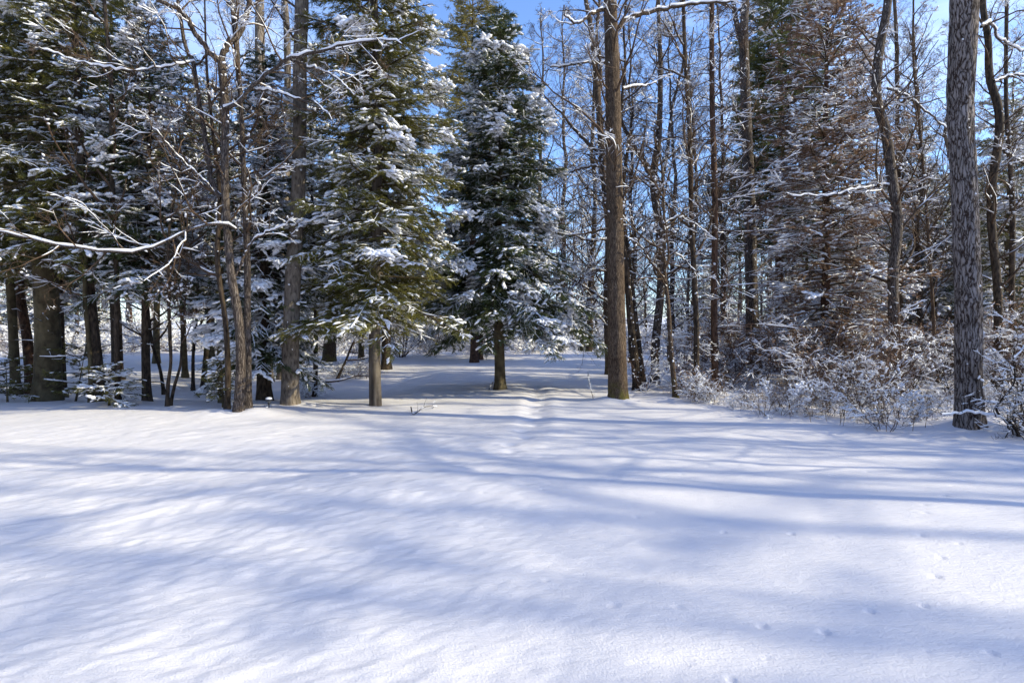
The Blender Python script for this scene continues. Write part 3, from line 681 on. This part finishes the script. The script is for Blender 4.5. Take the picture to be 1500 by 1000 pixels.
lc(270, 553, 'farther straight trunk seen between the thin forked stems and the leaning trunk', 228, 'spruce', leaf='fir', height=11, base=3.8, rad=2.4, trunk_r=.11, boughs=110, droop=.35, dens=.5,
   snow=.5, snow_sz=1.6, prof=.45, gap=.3, sprig=(.17, .02), sub=.6)
lc(425, 545, 'conifer standing behind the big poplar trunk', 229, 'dark', leaf='fir', height=10.5, base=3.2, rad=2.1, trunk_r=.13, boughs=110, droop=.4, dens=.55,
   snow=.5, snow_sz=1.6, prof=.5, gap=.3, sprig=(.17, .02), sub=.6)
lc(98, 582, 'narrow dark trunk close behind the massive olive trunk', 230, 'dark', leaf='fir', height=11, base=3.4, rad=1.6, trunk_r=.075, boughs=70, droop=.35, dens=.6,
   snow=.45, snow_sz=1.4, prof=.4, gap=.38, lean=(-.5, .2), dead=8)

KL = dict(n1=14, t0=.35, len1=1.8, n4=2)
bare('bare_tree', 'reddish leaning trunk left of the massive olive trunk', 'tree', [(46, 576), (40, 500), (30, 420), (20, 320), (12, 200), (5, 60)], [19, 17, 15, 13, 12, 10], 120, 'red', top=11, limb_kw=KL)
bare('bare_sapling', 'thin pale-barked stem in front of the dark leaning trunk', 'tree', [(133, 592), (131, 520), (127, 430), (124, 340)], [8, 7, 7, 5], 121, 'spruce', top=6, limb_kw=KL)
bare('bare_tree', 'slim dark trunk with a snowy fir bough at its foot', 'tree', [(173, 593), (171, 500), (168, 400), (166, 250), (163, 120), (155, 20)], [10, 9, 8, 8, 7, 6], 122, 'dark', top=10, limb_kw=KL)
bare('bare_sapling', 'thin stem leaning left right beside the straight dark trunk', 'tree', [(240, 578), (232, 540), (222, 500), (214, 440)], [6, 5, 5, 4], 123, 'dark', top=4.5, limb_kw=KL, mnd=0)
bare('bare_sapling', 'thin crooked stem with a kink at knee height in the left woods', 'tree', [(245, 595), (249, 560), (253, 530), (247, 490), (246, 440), (250, 340)], [6, 6, 5, 6, 6, 4], 124, 'dark', top=6, limb_kw=KL, mnd=0)
bare('bare_sapling', 'thin stem slanting up to the right from beside the kinked one', 'tree', [(250, 594), (256, 565), (265, 535), (268, 500)], [5, 5, 4, 3], 125, 'dark', top=3.4, limb_kw=dict(n1=8, t0=.4, len1=.9), mnd=0)
bare('bare_sapling', 'thin straight dark stem in front of the leaning snow-sided trunk', 'tree', [(283, 572), (284, 520), (285, 460), (290, 380)], [6, 5, 5, 4], 126, 'dark', top=6, limb_kw=KL, mnd=0)
bare('bare_tree', 'slender upright dark trunk left of the grey forked tree', 'tree', [(333, 603), (333, 540), (331, 470), (322, 380), (318, 280)], [9, 9, 8, 8, 6], 127, 'dark', top=8, limb_kw=KL)
bare('bare_sapling', 'slim olive stem standing close behind the upright dark trunk', 'tree', [(324, 590), (323, 530), (322, 470), (322, 380)], [8, 8, 7, 5], 128, 'spruce', top=7, limb_kw=KL, mnd=0)
bare('bare_tree', 'straight brown trunk close behind and right of the grey forked tree', 'tree', [(363, 602), (364, 540), (363, 460), (361, 380), (358, 260), (352, 130)], [12, 11, 10, 10, 8, 7], 129, 'grey', top=9, limb_kw=KL)
bare('bare_tree', 'grey leafless tree forking into snow-covered limbs at the top left', 'tree',
     [(349, 606), (352, 540), (348, 470), (340, 400), (331, 310), (329, 240), (327, 160), (324, 90)], [17, 15, 14, 13, 12, 12, 12, 12], 130, 'grey', top=4.2, flare=.2,
     limbs=[([(324, 92), (306, 74), (286, 48), (268, 20), (236, 2), (190, -20)], 9, 5, -.4), ([(324, 92), (334, 66), (352, 48), (362, 20), (370, -20)], 10, 8, .3),
            ([(325, 290), (312, 270), (304, 220), (292, 150), (284, 90), (276, 78), (262, 20), (258, -20)], 9, 5, .4),
            ([(346, 336), (330, 328), (300, 331), (262, 344), (225, 362), (190, 369), (150, 367), (100, 362), (50, 350), (5, 340), (-40, 338)], 4, 4, -1.2),
            ([(329, 160), (350, 150), (362, 134), (380, 118), (404, 98), (424, 86), (470, 74), (500, 66), (560, 58), (590, 66)], 7, 2, -.6),
            ([(316, 284), (296, 262), (262, 230), (240, 205), (214, 172)], 4, 2, -.5),
            ([(424, 86), (455, 98), (490, 112), (520, 140)], 4, 1.5, -.4),
            ([(366, 130), (400, 134), (440, 146), (464, 152), (490, 180)], 4, 1.5, -.5),
            ([(346, 404), (360, 370), (372, 350), (390, 340), (420, 330)], 4, 1.5, -.3),
            ([(284, 90), (262, 94), (230, 98), (190, 104), (120, 92), (60, 72)], 3, 2, -.6)],
     limb_kw=dict(n1=9, t0=.6, len1=1.3, r1=.016, n2=5, n3=4, n4=0, thr=.5), snow=.016)
bare('poplar_tree', 'tall pale-barked poplar, the broadest trunk between the forked tree and the hemlock', 'tree',
     [(425, 594), (427, 500), (430, 400), (433, 300), (438, 180), (440, 80), (441, 0)], [27, 25, 23, 21, 20, 20, 20], 131, 'birch', top=14, hi=True, flare=.18, fleck=40,
     limb_kw=dict(n1=18, t0=.5, len1=1.8, n4=2), ridge=.03, mnd=.08)
bare('poplar_tree', 'pale trunk with snow patches behind and left of the tall poplar', 'tree',
     [(392, 560), (388, 420), (385, 300), (383, 200), (382, 90), (380, 0)], [18, 17, 17, 16, 15, 13], 132, 'birch', top=15, fleck=60, limb_kw=dict(n1=18, t0=.45, len1=2.2, n4=2))
bare('poplar_tree', 'narrow pale trunk squeezed between the two larger poplars', 'tree',
     [(412, 555), (414, 420), (418, 300), (420, 180), (420, 60), (418, 0)], [11, 11, 11, 11, 10, 9], 133, 'birch', top=14, fleck=50, limb_kw=dict(n1=18, t0=.45, len1=2.2, n4=2))
bare('poplar_tree', 'thin sunlit pale trunk showing between the forked limbs', 'tree',
     [(352, 556), (356, 400), (354, 250), (350, 120), (345, 0)], [10, 9, 9, 8, 7], 134, 'birch', top=14, fleck=20, limb_kw=dict(n1=18, t0=.45, len1=2.2, n4=2))
bare('double_trunk_tree', 'sunlit orange-brown trunk far behind the hemlock splitting into two leaning stems', 'tree',
     [(482, 530), (484, 500), (490, 470), (500, 430), (508, 380), (512, 300)], [21, 19, 15, 12, 11, 9], 135, 'lit', top=12, flare=.2,
     limbs=[([(483, 505), (480, 460), (480, 400), (476, 320)], 12, 8, .3)], limb_kw=dict(n1=14, t0=.4, len1=3.0), mnd=.12)
bare('bare_sapling', 'thin dark slanting stem rising from the fallen branches', 'tree', [(494, 556), (505, 530), (515, 505), (528, 480)], [4, 3.5, 3, 2], 136, 'dark', top=3, limb_kw=dict(n1=9, t0=.3, len1=1.0), mnd=0)

# ================================================================== saplings, thicket, brush
def fir_sapling(label, px, py, seed, h, rad, snow=.7, lean=(0, 0), depth=None):
    q = G(px, py) if depth is None else np.r_[W(px, py, depth)[:2], 0.]
    return conifer('fir_sapling', label, 'sapling', q, 'young firs under the left woods', seed, bark='spruce', leaf='fir', height=h, base=.15, rad=rad, trunk_r=.018, boughs=17,
                   droop=.15, e_lo=2, e_hi=30, dens=.7, snow=snow, snow_sz=.9, prof=.4, gap=.2, sprig=(.09, .011), lean=lean)
fir_sapling('young fir with thick snow pads between the thin pale stem and the slim dark trunk', 160, 595, 301, .75, .6, .5)
fir_sapling('young green fir spreading in front of the massive olive trunk', 108, 588, 302, 1.3, .62, .3, (.25, 0))
fir_sapling('young fir at the left picture edge below the slim olive trunk', 8, 589, 303, .9, .75, .3)
fir_sapling('young fir at the foot of the slender upright dark trunk', 326, 599, 304, .95, .38, .5)

def shrub_parts(seed, h, stems, spread, snow, n=(9, 6, 4), leaf=0, lump=.25, thr=.49):
    rng = np.random.default_rng(seed)
    az = rng.uniform(0, 2*np.pi, stems); L = h*rng.uniform(.55, 1.1, stems)
    d = nrm(np.stack([np.cos(az)*spread, np.sin(az)*spread, np.ones(stems)], -1)+.15*rng.normal(size=(stems, 3)))
    pos = np.stack([np.cos(az), np.sin(az), np.zeros(stems)], -1)*rng.uniform(.01, .14, stems)[:, None]-[0, 0, .12]
    pts = [pos]
    for k in range(8):
        d = nrm(d+.14*rng.normal(size=d.shape)); pos = pos+d*(L/8)[:, None]; pts.append(pos)
    P = np.stack(pts, 1); R = (.0035+.0052*L)[:, None]*np.linspace(1, .4, 9)
    mb, ms, ml = MB(), MB(), MB()
    V, Q = tubes(P, R, 5); mb.add(V, Q); snow_on(ms, P, R, .012*snow, .45, rng, 5, 3.5, seed)
    grow_bare(mb, ms, P, R, seed, n1=n[0], t0=.18, t1=.98, ang=(35, 75), len1=h*.42, r1=.007, up=.03, n2=n[1], n3=n[2], n4=0, snow=.0165*snow, thr=thr, lump=lump, twigr=.0028, leafmb=ml, leafn=leaf, wob=.2)
    return mb, ms, ml
def shrub(name, label, loc, seed, group=None, wood='twig', leaf=0, leafmat='brown', **kw):
    mb, ms, ml = shrub_parts(seed, leaf=leaf, **kw)
    r = thing(name, label, 'shrub', loc, group)
    link('branches', mb.mesh('branches', M[wood]), r)
    if ml.n: link('leaves', ml.mesh('leaves', M[leafmat], False), r)
    link('snow', ms.mesh('snow', SNOW), r)
    return r
def onsnow(x, y): return (x, y, float(H(x, y)))
rs = np.random.default_rng(77)
thick = [
    shrub('thicket_shrub', 'x', (0, 0, 0), 401, wood='twigred', h=1.25, stems=6, spread=.5, snow=1.3, n=(8, 5, 2), lump=.3, thr=.52),
    shrub('thicket_shrub', 'x', (0, 0, 0), 402, wood='twig', h=1.0, stems=5, spread=.7, snow=1.6, n=(8, 4, 2), lump=.35, thr=.51),
    shrub('thicket_shrub', 'x', (0, 0, 0), 403, wood='dark', h=1.6, stems=5, spread=.5, snow=1.4, n=(9, 4, 2), lump=.25, thr=.5),
    shrub('thicket_shrub', 'x', (0, 0, 0), 404, wood='twigred', h=2.4, stems=6, spread=.35, snow=1.1, n=(10, 5, 4), leaf=350, thr=.50),
    shrub('thicket_shrub', 'x', (0, 0, 0), 405, wood='twigred', h=2.9, stems=5, spread=.4, snow=1.0, n=(12, 6, 4), leaf=800, thr=.52),
]
used = [False]*5
ZONES = [  # px range of the zone, label, what makes it findable
    (980, 1070, 'low snowy twigs round the foot of the slender trunks right of the moss-footed trunk'),
    (1070, 1190, 'snow-covered bush in front of the tall forked brown trunk'),
    (1190, 1300, 'snow-heaped bush at the front of the thicket under the brown-needled tree'),
    (1300, 1400, 'snow-heaped bush between the crooked trunk and the furrowed grey trunk'),
    (1400, 1760, 'snowy bush right of the furrowed grey trunk')]
def place_shrub(k, x, y, rz, s, label, group):
    if not used[k]:
        used[k] = True; r = thick[k]; r.location = onsnow(x, y); r.rotation_euler = (0, 0, rz); r.scale = (s, s, s); r['label'] = label; r['group'] = group
    else: dup(thick[k], onsnow(x, y), rz, s, label, group)
count = 0
for x0, x1, lab in ZONES:                    # front row
    n = int((x1-x0)/21)
    for i in range(n):
        px = x0+(x1-x0)*(i+rs.uniform(.1, .9))/n
        edge = np.interp(px, [980, 1050, 1120, 1200, 1300, 1400, 1500, 1760], [588, 596, 612, 622, 632, 640, 645, 660])
        q = G(px, edge-rs.uniform(0, 22))
        if 1365 < px < 1470: q[1] += 1.6; q[0] += 1.3
        far = rs.random()
        big = 0 if px < 1080 else 1
        k = int(rs.choice([0, 1, 2], p=[.35, .25, .4])) if big else int(rs.choice([0, 1]))
        place_shrub(k, q[0], q[1], rs.uniform(0, 6.28), rs.uniform(.42, .8)*(1 if big else .6), lab, 'snowy bushes along the front of the thicket')
for i in range(100):                          # the depth of the thicket
    px = rs.uniform(1010, 1600); y = rs.uniform(11.2 if px > 1180 else 14, 27)
    x = (px-750)/F*y
    k = int(rs.choice([0, 1, 2, 3, 4], p=[.12, .12, .22, .27, .27]))
    lab = ('tall snowy tangle behind the slender trunks' if px < 1090 else 'tall snowy tangle behind the forked brown trunk' if px < 1180 else 'tall brown-leaved tangle around the brown-needled tree'
           if px < 1280 else 'tall brown-leaved tangle behind the crooked trunk' if px < 1400 else 'tall snowy tangle behind the furrowed grey trunk')
    place_shrub(k, x, y, rs.uniform(0, 6.28), rs.uniform(.75, 1.25), lab, 'tall bushes deep in the thicket')

# shrubs that can be told apart
q = G(1500, 642)
bare('dark_shrub', 'dark bent bare stems at the right edge in front of the thicket', 'shrub', [(1492, 640), (1478, 622), (1470, 600), (1478, 560), (1486, 520)], [5, 4.5, 4, 3, 2], 140, 'dark', twig='dark', top=1.7, mnd=0,
     limbs=[([(1488, 636), (1466, 612), (1440, 606), (1410, 604), (1380, 606)], 3, 1.2, -.1), ([(1480, 622), (1490, 590), (1500, 560), (1515, 540)], 3, 1.5, .1), ([(1488, 634), (1502, 610), (1520, 596)], 3, 2, 0.)],
     limb_kw=dict(n1=10, t0=.3, len1=.6, r1=.006, n2=4, n3=3, n4=0, thr=.4))
shrub('multi_stem_bush', 'upright many-stemmed bush at the clearing edge, between the hemlock and the middle spruce', G(588, 523), 410, wood='twigred', h=4.0, stems=16, spread=.5, snow=1.6, n=(10, 6, 3))
shrub('multi_stem_bush', 'smaller many-stemmed bush left of the sunlit orange trunk', G(634, 520), 411, wood='twigred', h=3.0, stems=14, spread=.6, snow=1.6, n=(9, 6, 3))
shrub('multi_stem_bush', 'leafless brush pile heaped around the far fallen branches', G(512, 552), 412, wood='dark', h=.9, stems=10, spread=1.2, snow=1.3, n=(7, 5, 3))
shrub('oak_seedling', 'little clump of rusty brown leaves left of the post-like trunk', G(535, 547), 413, wood='twigred', h=.5, stems=5, spread=.8, snow=.6, n=(5, 4, 2), leaf=260)
for px, py, h, s, lab in [(938, 572, 1.3, 420, 'thin twiggy shoots in front of the dark snow-flecked stems'), (1000, 580, .8, 421, 'brown-leaved twigs wrapped round the foot of the bowed sapling'),
                          (1022, 584, .7, 422, 'brown-leaved twigs at the foot of the slender dark trunk'), (1048, 588, .8, 423, 'low brown twigs below the reddish trunk'), (448, 582, .45, 424, 'snowy dead twigs between the big poplar and the slim flecked trunk')]:
    shrub('twiggy_shrub', lab, G(px, py), s, wood='twigred', h=h, stems=7, spread=.35, snow=1.0, n=(6, 4, 2), leaf=160 if s in (421, 422) else 0)

# dry stalks standing in the snow
def stalk(loc, seed, h, label, group, leafy=.5):
    rng = np.random.default_rng(seed); mb = MB(); n = 2
    d = nrm(np.array([[rng.normal(0, .12), rng.normal(0, .12), 1.]]*n)+.1*rng.normal(size=(n, 3))); pos = np.zeros((n, 3))-[0, 0, .05]; pts = [pos]
    for k in range(6): d = nrm(d+.08*rng.normal(size=d.shape)); pos = pos+d*h/6; pts.append(pos)
    P = np.stack(pts, 1); R = .0035*np.ones((n, 7))*np.linspace(1, .5, 7); V, Q = tubes(P, R, 4); mb.add(V, Q)
    ii = rng.integers(0, n, 14); P2, R2 = sprout(P, R, ii, rng.uniform(.3, 1, 14), .7, .11*h+.04, .002, 3, rng, .02, .15); V, Q = tubes(P2, R2, 3); mb.add(V, Q)
    leaf_cards(mb, P2[:, -1], rng, .035)
    return tag(link('dry_stalk', mb.mesh('dry_stalk', M['straw'], False), None, loc), label, 'dry plant', group)
st = [stalk((0, 0, 0), 500+k, .55, 'x', None) for k in range(3)]
for i in range(60):
    px = rs.uniform(985, 1360); py = np.interp(px, [985, 1050, 1120, 1200, 1300, 1400], [584, 600, 614, 624, 634, 638])-rs.uniform(2, 26)
    q = G(px, py); k = i % 3
    o = st[k] if i < 3 else st[k].copy()
    if i >= 3: scene.collection.objects.link(o)
    o.location = tuple(q); o.rotation_euler = (0, 0, rs.uniform(0, 6)); s = rs.uniform(.5, 1.25); o.scale = (s, s, s)
    o['label'] = ('dry straw-coloured stalk in the snow in front of the slender right-hand trunks' if px < 1090 else 'dry straw-coloured stalk at the thicket front below the forked brown trunk' if px < 1210 else 'dry straw-coloured stalk at the thicket front near the furrowed grey trunk')
    o['group'] = 'dry stalks poking out of the snow'

# ---- fallen branches and twigs
def fallen(name, label, pts, r0, r1, seed, n=8, mat='twig', ln=.5, snow=.012):
    rng = np.random.default_rng(seed); q = []
    for k, (x, y, lift) in enumerate(pts):
        g = G(x, y); g[2] += lift; q.append(g)
    q = np.array(q); o = q[0].copy(); P = catmull(q-o, 24)[None]; R = np.linspace(r0, r1, 24)[None]
    mb, ms = MB(), MB(); V, Q = tubes(P, R, 7); mb.add(V, Q); snow_on(ms, P, R, snow, .42, rng, 5, 3, seed)
    if n:
        P2, R2 = sprout(P, R, np.zeros(n, int), rng.uniform(.2, 1, n), np.radians(45), ln, r1*.8, 6, rng, .05, .18); V, Q = tubes(P2, R2, 4); mb.add(V, Q); snow_on(ms, P2, R2, snow*.7, .45, rng, 4, 3, seed)
    r = thing(name, label, 'fallen branch', o); link('wood', mb.mesh('wood', M[mat]), r)
    if ms.n: link('snow', ms.mesh('snow', SNOW), r)
fallen('fallen_branch', 'long fallen branch lying on the snow left of the post-like trunk', [(477, 561, .03), (500, 559, .05), (522, 555, .10), (545, 554, .05)], .035, .015, 601, 10)
fallen('fallen_twig', 'bent dark twig lying on the open snow right of the post-like trunk', [(602, 604, .10), (606, 608, .02), (622, 602, .08), (640, 598, .04)], .012, .005, 602, 4, 'dark', .2)
fallen('fallen_twig', 'short stick leaning at the foot of the middle spruce', [(716, 571, .0), (721, 566, .08), (727, 561, .16)], .012, .006, 603, 2, 'twigred', .15)
fallen('fallen_twig', 'thin bare twig standing out of the snow left of the moss-footed trunk', [(870, 588, 0), (866, 580, .12), (862, 571, .28), (861, 566, .42)], .008, .003, 604, 3, 'dark', .12)
fallen('fallen_branch', 'dark slanting dead branch on the shaded snow under the left woods', [(292, 583, .03), (283, 576, .06), (273, 568, .14)], .018, .008, 605, 5, 'dark', .3)
fallen('fallen_twig', 'short curved twig on the snow below the big poplar', [(400, 604, .02), (392, 600, .04), (384, 604, .02)], .008, .004, 606, 2, 'dark', .12)

# ---- small path light
def path_light(q):
    r = thing('path_light', 'small black garden path light with a cap of snow, left of the big poplar', 'garden light', q)
    def lathe(prof, S=20):
        prof = np.array(prof); K = len(prof); an = np.arange(S)*2*np.pi/S
        V = np.stack([prof[:, None, 0]*np.cos(an), prof[:, None, 0]*np.sin(an), prof[:, None, 1]+0*an], -1).reshape(-1, 3)
        k = np.arange(K-1)[:, None]*S; s = np.arange(S)[None]; s2 = (s+1) % S
        return V, np.stack([k+s, k+s2, k+S+s2, k+S+s], -1).reshape(-1, 4)
    bm_, t, b = newmat('black_plastic'); b.inputs['Base Color'].default_value = (.012, .012, .014, 1); b.inputs['Roughness'].default_value = .35
    gm_, t, b = newmat('frosted_lens'); b.inputs['Base Color'].default_value = (.10, .11, .12, 1); b.inputs['Roughness'].default_value = .2; b.inputs['Transmission Weight'].default_value = .3
    for nm, prof, mt in [('stake', [(.0, -.15), (.009, -.14), (.009, .11), (.0, .11)], bm_), ('lens', [(.0, .115), (.026, .115), (.032, .15), (.034, .175), (0, .176)], gm_),
                         ('base_cup', [(0, .095), (.02, .1), (.030, .117), (.0, .118)], bm_), ('cap', [(0, .178), (.062, .176), (.064, .183), (.045, .196), (0, .204)], bm_),
                         ('snow', [(0, .19), (.056, .190), (.058, .200), (.050, .214), (.028, .226), (0, .229)], SNOW)]:
        mb = MB(); V, Q = lathe(prof); mb.add(V, Q); link(nm, mb.mesh(nm, mt), r)
pq = G(394, 602); pq[2] += .03; path_light(pq)

# ================================================================== beyond the clearing
bgc = [conifer('spruce_tree', 'x', 'tree', (0, 0, 0), None, 701, leaf='firblue', height=11, base=.7, rad=2.7, trunk_r=.15, boughs=95, droop=.38, dens=.5, snow=.9, snow_sz=2.4, gap=.28, sprig=(.24, .032), sub=.42),
       conifer('spruce_tree', 'x', 'tree', (0, 0, 0), None, 702, leaf='fir', height=14, base=1.6, rad=2.9, trunk_r=.18, boughs=100, droop=.3, dens=.45, snow=.75, snow_sz=2.4, gap=.3, sprig=(.24, .032), prof=.55, sub=.42),
       conifer('pine_tree', 'x', 'tree', (0, 0, 0), None, 703, bark='red', leaf='pine', height=16, base=5.5, rad=3.0, trunk_r=.2, boughs=80, droop=.05, e_lo=5, e_hi=35, dens=.4, snow=.5, snow_sz=2.4, gap=.38, sprig=(.28, .034), prof=.45, sub=.4),
       conifer('spruce_tree', 'x', 'tree', (0, 0, 0), None, 704, leaf='fir', height=14, base=4.2, rad=2.8, trunk_r=.17, boughs=90, droop=.3, dens=.45, snow=.8, snow_sz=2.4, gap=.34, sprig=(.24, .032), prof=.5, sub=.42)]
def bgbare(seed, bark, h, **kw):
    rng = np.random.default_rng(seed); P = np.stack([np.cumsum(rng.normal(0, .06, 24)), np.cumsum(rng.normal(0, .06, 24)), np.linspace(-.3, h, 24)], -1); R = np.linspace(.12, .02, 24)
    mt, mb, ms = MB(), MB(), MB(); V, Q = trunk_mesh(P, R, 10, seed); mt.add(V, Q)
    k = dict(n1=26, t0=.2, len1=3.2, r1=.03, snow=.026, thr=.44, twigr=.006, n2=7, n3=6, n4=2); k.update(kw); grow_bare(mb, ms, P[None], R[None], seed, **k)
    r = thing('bare_tree', 'x', 'tree', (0, 0, 0)); link('trunk', mt.mesh('trunk', M[bark]), r); link('branches', mb.mesh('branches', M['twig']), r); link('snow', ms.mesh('snow', SNOW), r)
    return r
bgb = [bgbare(711, 'grey', 13), bgbare(712, 'birch', 14, ang=(25, 50), up=.1), bgbare(713, 'dark', 10, n1=34, t0=.08)]
bgs = [bgbare(714, 'grey', 13, n1=46, len1=3.4, t0=.12, snow=.018, thr=.50, twigr=.0045, n4=3, lump=.08), bgbare(715, 'dark', 14, n1=50, len1=3.0, t0=.12, ang=(30, 60), up=.08, snow=.018, thr=.50, twigr=.0045, n4=3, lump=.08)]
big = bgbare(716, 'grey', 16, n1=10, len1=3.0, t0=.45, n2=5, n3=4, n4=0, twigr=.006); big.children[0].scale = (1.9, 1.9, 1)
brush = [shrub('brush_bush', 'x', (0, 0, 0), 721, wood='twigred', h=2.2, stems=12, spread=.8, snow=2.4, n=(7, 5, 3), leaf=200),
         shrub('brush_bush', 'x', (0, 0, 0), 722, wood='twig', h=1.6, stems=12, spread=1.0, snow=2.8, n=(7, 5, 3)),
         shrub('brush_bush', 'x', (0, 0, 0), 723, wood='twigred', h=3.4, stems=9, spread=.55, snow=2.3, n=(10, 6, 3), leaf=300)]
first = {}
def scatter(proto, x, y, rz, s, label, group):
    if proto.name not in first:
        first[proto.name] = 1; proto.location = onsnow(x, y); proto.rotation_euler = (0, 0, rz); proto.scale = (s, s, s); proto['label'] = label; proto['group'] = group
    else: dup(proto, onsnow(x, y), rz, s, label, group)
def where(px):
    return ('far behind the left woods' if px < 460 else 'beyond the clearing, behind the hemlock' if px < 640 else 'beyond the clearing, behind the middle spruce' if px < 860 else
            'beyond the clearing, right of the moss-footed trunk' if px < 1090 else 'deep in the woods behind the thicket')
for i in range(95):                           # brush along the far edge of the clearing
    px = -120+1800*(i+rs.random())/95; y = rs.uniform(33, 40)+(3 if 780 < px < 900 else 0)
    k = int(rs.choice([0, 1, 2], p=[.4, .35, .25]))
    scatter(brush[k], (px-750)/F*y, y, rs.uniform(0, 6.28), rs.uniform(.7, 1.25), 'snow-covered brush '+where(px), 'snowy brush at the far edge of the clearing')
for i in range(64):
    px = -200+1950*(i+rs.random())/64; y = rs.uniform(46, 75)
    mid = 750 < px < 1050
    k = int(rs.choice([0, 1, 2, 3], p=[.2, .25, .2, .35])); s = rs.uniform(.75, 1.2)*(.5 if mid else .85)
    scatter(bgc[k], (px-750)/F*y, y, rs.uniform(0, 6.28), s, ('loose green pine ' if k == 2 else 'snowy spruce ')+where(px), 'conifers beyond the clearing')
for i in range(80):
    px = -200+1950*(i+rs.random())/80; y = rs.uniform(37, 62)
    k = int(rs.integers(0, 3))
    scatter(bgb[k], (px-750)/F*y, y, rs.uniform(0, 6.28), rs.uniform(.7, 1.2), 'leafless tree '+where(px), 'leafless trees beyond the clearing')
for px, y, k, s in [(1240, 26, 0, .7), (1180, 30, 1, .8), (1330, 29, 1, .9), (1420, 27, 0, .8), (1290, 24, 0, .4), (1150, 21, 0, .25), (1030, 36, 0, .5), (1480, 31, 1, 1.)]:
    scatter(bgc[k], (px-750)/F*y, y, rs.uniform(0, 6.28), s, 'dark snowy spruce standing among the thicket bushes', 'spruces deep in the right-hand woods')
for i in range(14):
    px = rs.uniform(1000, 1640); y = rs.uniform(18, 33); k = int(rs.integers(0, 3))
    scatter(bgb[k], (px-750)/F*y, y, rs.uniform(0, 6.28), rs.uniform(.65, 1.05), 'leafless tree '+where(1200)+(', near the forked brown trunk' if px < 1180 else ', near the crooked trunk' if px < 1360 else ', right of the furrowed grey trunk'), 'leafless trees in the right-hand woods')
for px, y, k, s in [(-60, 17, 3, .9), (-140, 22, 1, 1.), (60, 24, 3, 1.), (130, 30, 3, .9), (230, 26, 3, .9), (310, 28, 3, .9), (440, 27, 3, .9), (530, 30, 3, .9), (20, 31, 3, 1.1)]:
    scatter(bgc[k], (px-750)/F*y, y, rs.uniform(0, 6.28), s, 'snowy spruce '+('behind the massive olive trunk' if px < 160 else 'behind the grey forked tree' if px < 400 else 'behind the poplars and the hemlock'), 'spruces behind the left woods')

for px, y, k, s in [(785, 37, 0, 1.7), (862, 36, 1, 1.7), (822, 41, 0, 1.9), (925, 27, 1, 1.2), (985, 26, 0, 1.2), (1060, 23, 1, 1.1), (1020, 29, 0, 1.3), (1240, 20, 1, .8), (1350, 18.5, 1, .8), (1395, 22, 0, .8)]:
    scatter(bgs[k], (px-750)/F*y, y, rs.uniform(0, 6.28), s, 'slim leafless tree '+('at the far edge of the clearing right of the middle spruce' if px < 900 else 'behind the slender trunks beside the moss-footed trunk' if px < 1100 else 'behind the crooked trunk'), 'slim leafless trees around the clearing')
# ---- trees right of the camera whose shadows fall across the open snow
for i, (x, y, k, s) in enumerate([(18, 5.6, 2, 1.05), (29, -1.2, 0, 1.5), (28, 3.6, 2, 1.1)]):
    scatter(bgb[k], x, y, rs.uniform(0, 6.28), s, 'leafless tree outside the picture on the right, shading the open snow', 'trees outside the picture on the right')
for x, y, s in [(12.5, 3.75, .95), (33, .3, 1.6), (30, -.35, 1.5), (36, -2.9, 1.65), (38, 3.6, 1.7), (27, 1.9, 1.4), (11, 6.6, .5), (12.5, 8.1, .55), (13.5, 6.0, .55), (15, 7.6, .6), (14, 9.3, .6), (17, 6.9, .65), (11.5, 5.3, .5), (16, 9.0, .65), (19, 8.6, .75)]:
    scatter(big, x, y, rs.uniform(0, 6.28), s, 'big leafless tree outside the picture on the right, shading the open snow', 'trees outside the picture on the right')
for x, y, k, s in [(-3, -10, 1, 1.), (3, -12, 0, 1.), (8, -10, 1, 1.), (-9, -9, 0, .9), (-14, -5, 1, 1.), (-17, 1, 0, 1.), (-15, 6, 1, .9), (-21, 9, 3, 1.), (12, -13, 0, 1.1), (0, -16, 1, 1.2), (-6, -15, 0, 1.2)]:  # unseen spruces added behind and left of the camera to cut skylight
    scatter(bgc[k], x, y, rs.uniform(0, 6.28), s, 'unseen spruce added outside the picture to hold skylight off the open snow', 'unseen spruces added to dim the skylight')
for x, y, k, s in [(36, 1.3, 1, 1.3), (15.5, 5.2, 0, .48), (24, -3.9, 0, .8)]:
    scatter(bgc[k], x, y, rs.uniform(0, 6.28), s, 'spruce outside the picture on the right, shading the open snow', 'trees outside the picture on the right')

# ================================================================== the snow-covered ground, one sheet to the horizon
def ground():
    fr = np.linspace(-52, 52, 760); bk = np.linspace(52, 308, 90)[1:-1]
    an = np.radians(np.concatenate([fr, bk])); NA = len(an)
    r = np.concatenate([[0.3, .8], np.exp(np.linspace(math.log(1.3), math.log(60), 880)), np.exp(np.linspace(math.log(60), math.log(900), 60))[1:]]); NR = len(r)
    X = r[:, None]*np.sin(an)[None]; Y = r[:, None]*np.cos(an)[None]
    Z = H(X, Y, True)
    mb = MB(); k = np.arange(NR-1)[:, None]*NA; s = np.arange(NA)[None]; s2 = (s+1) % NA
    mb.add(np.stack([X, Y, Z], -1), np.stack([k+s, k+NA+s, k+NA+s2, k+s2], -1).reshape(-1, 4))
    c = np.array([[0, 0, Z[0].mean()]]); mb.add(np.concatenate([c, np.stack([X[0], Y[0], Z[0]], -1)]), np.stack([0*np.arange(NA), 1+np.arange(NA), 1+(np.arange(NA)+1) % NA], -1))
    structure('ground', mb.mesh('ground', GSNOW))
ground()
tot = sum(len(m.polygons) for m in bpy.data.meshes)
print('meshes', len(bpy.data.meshes), 'faces', tot)
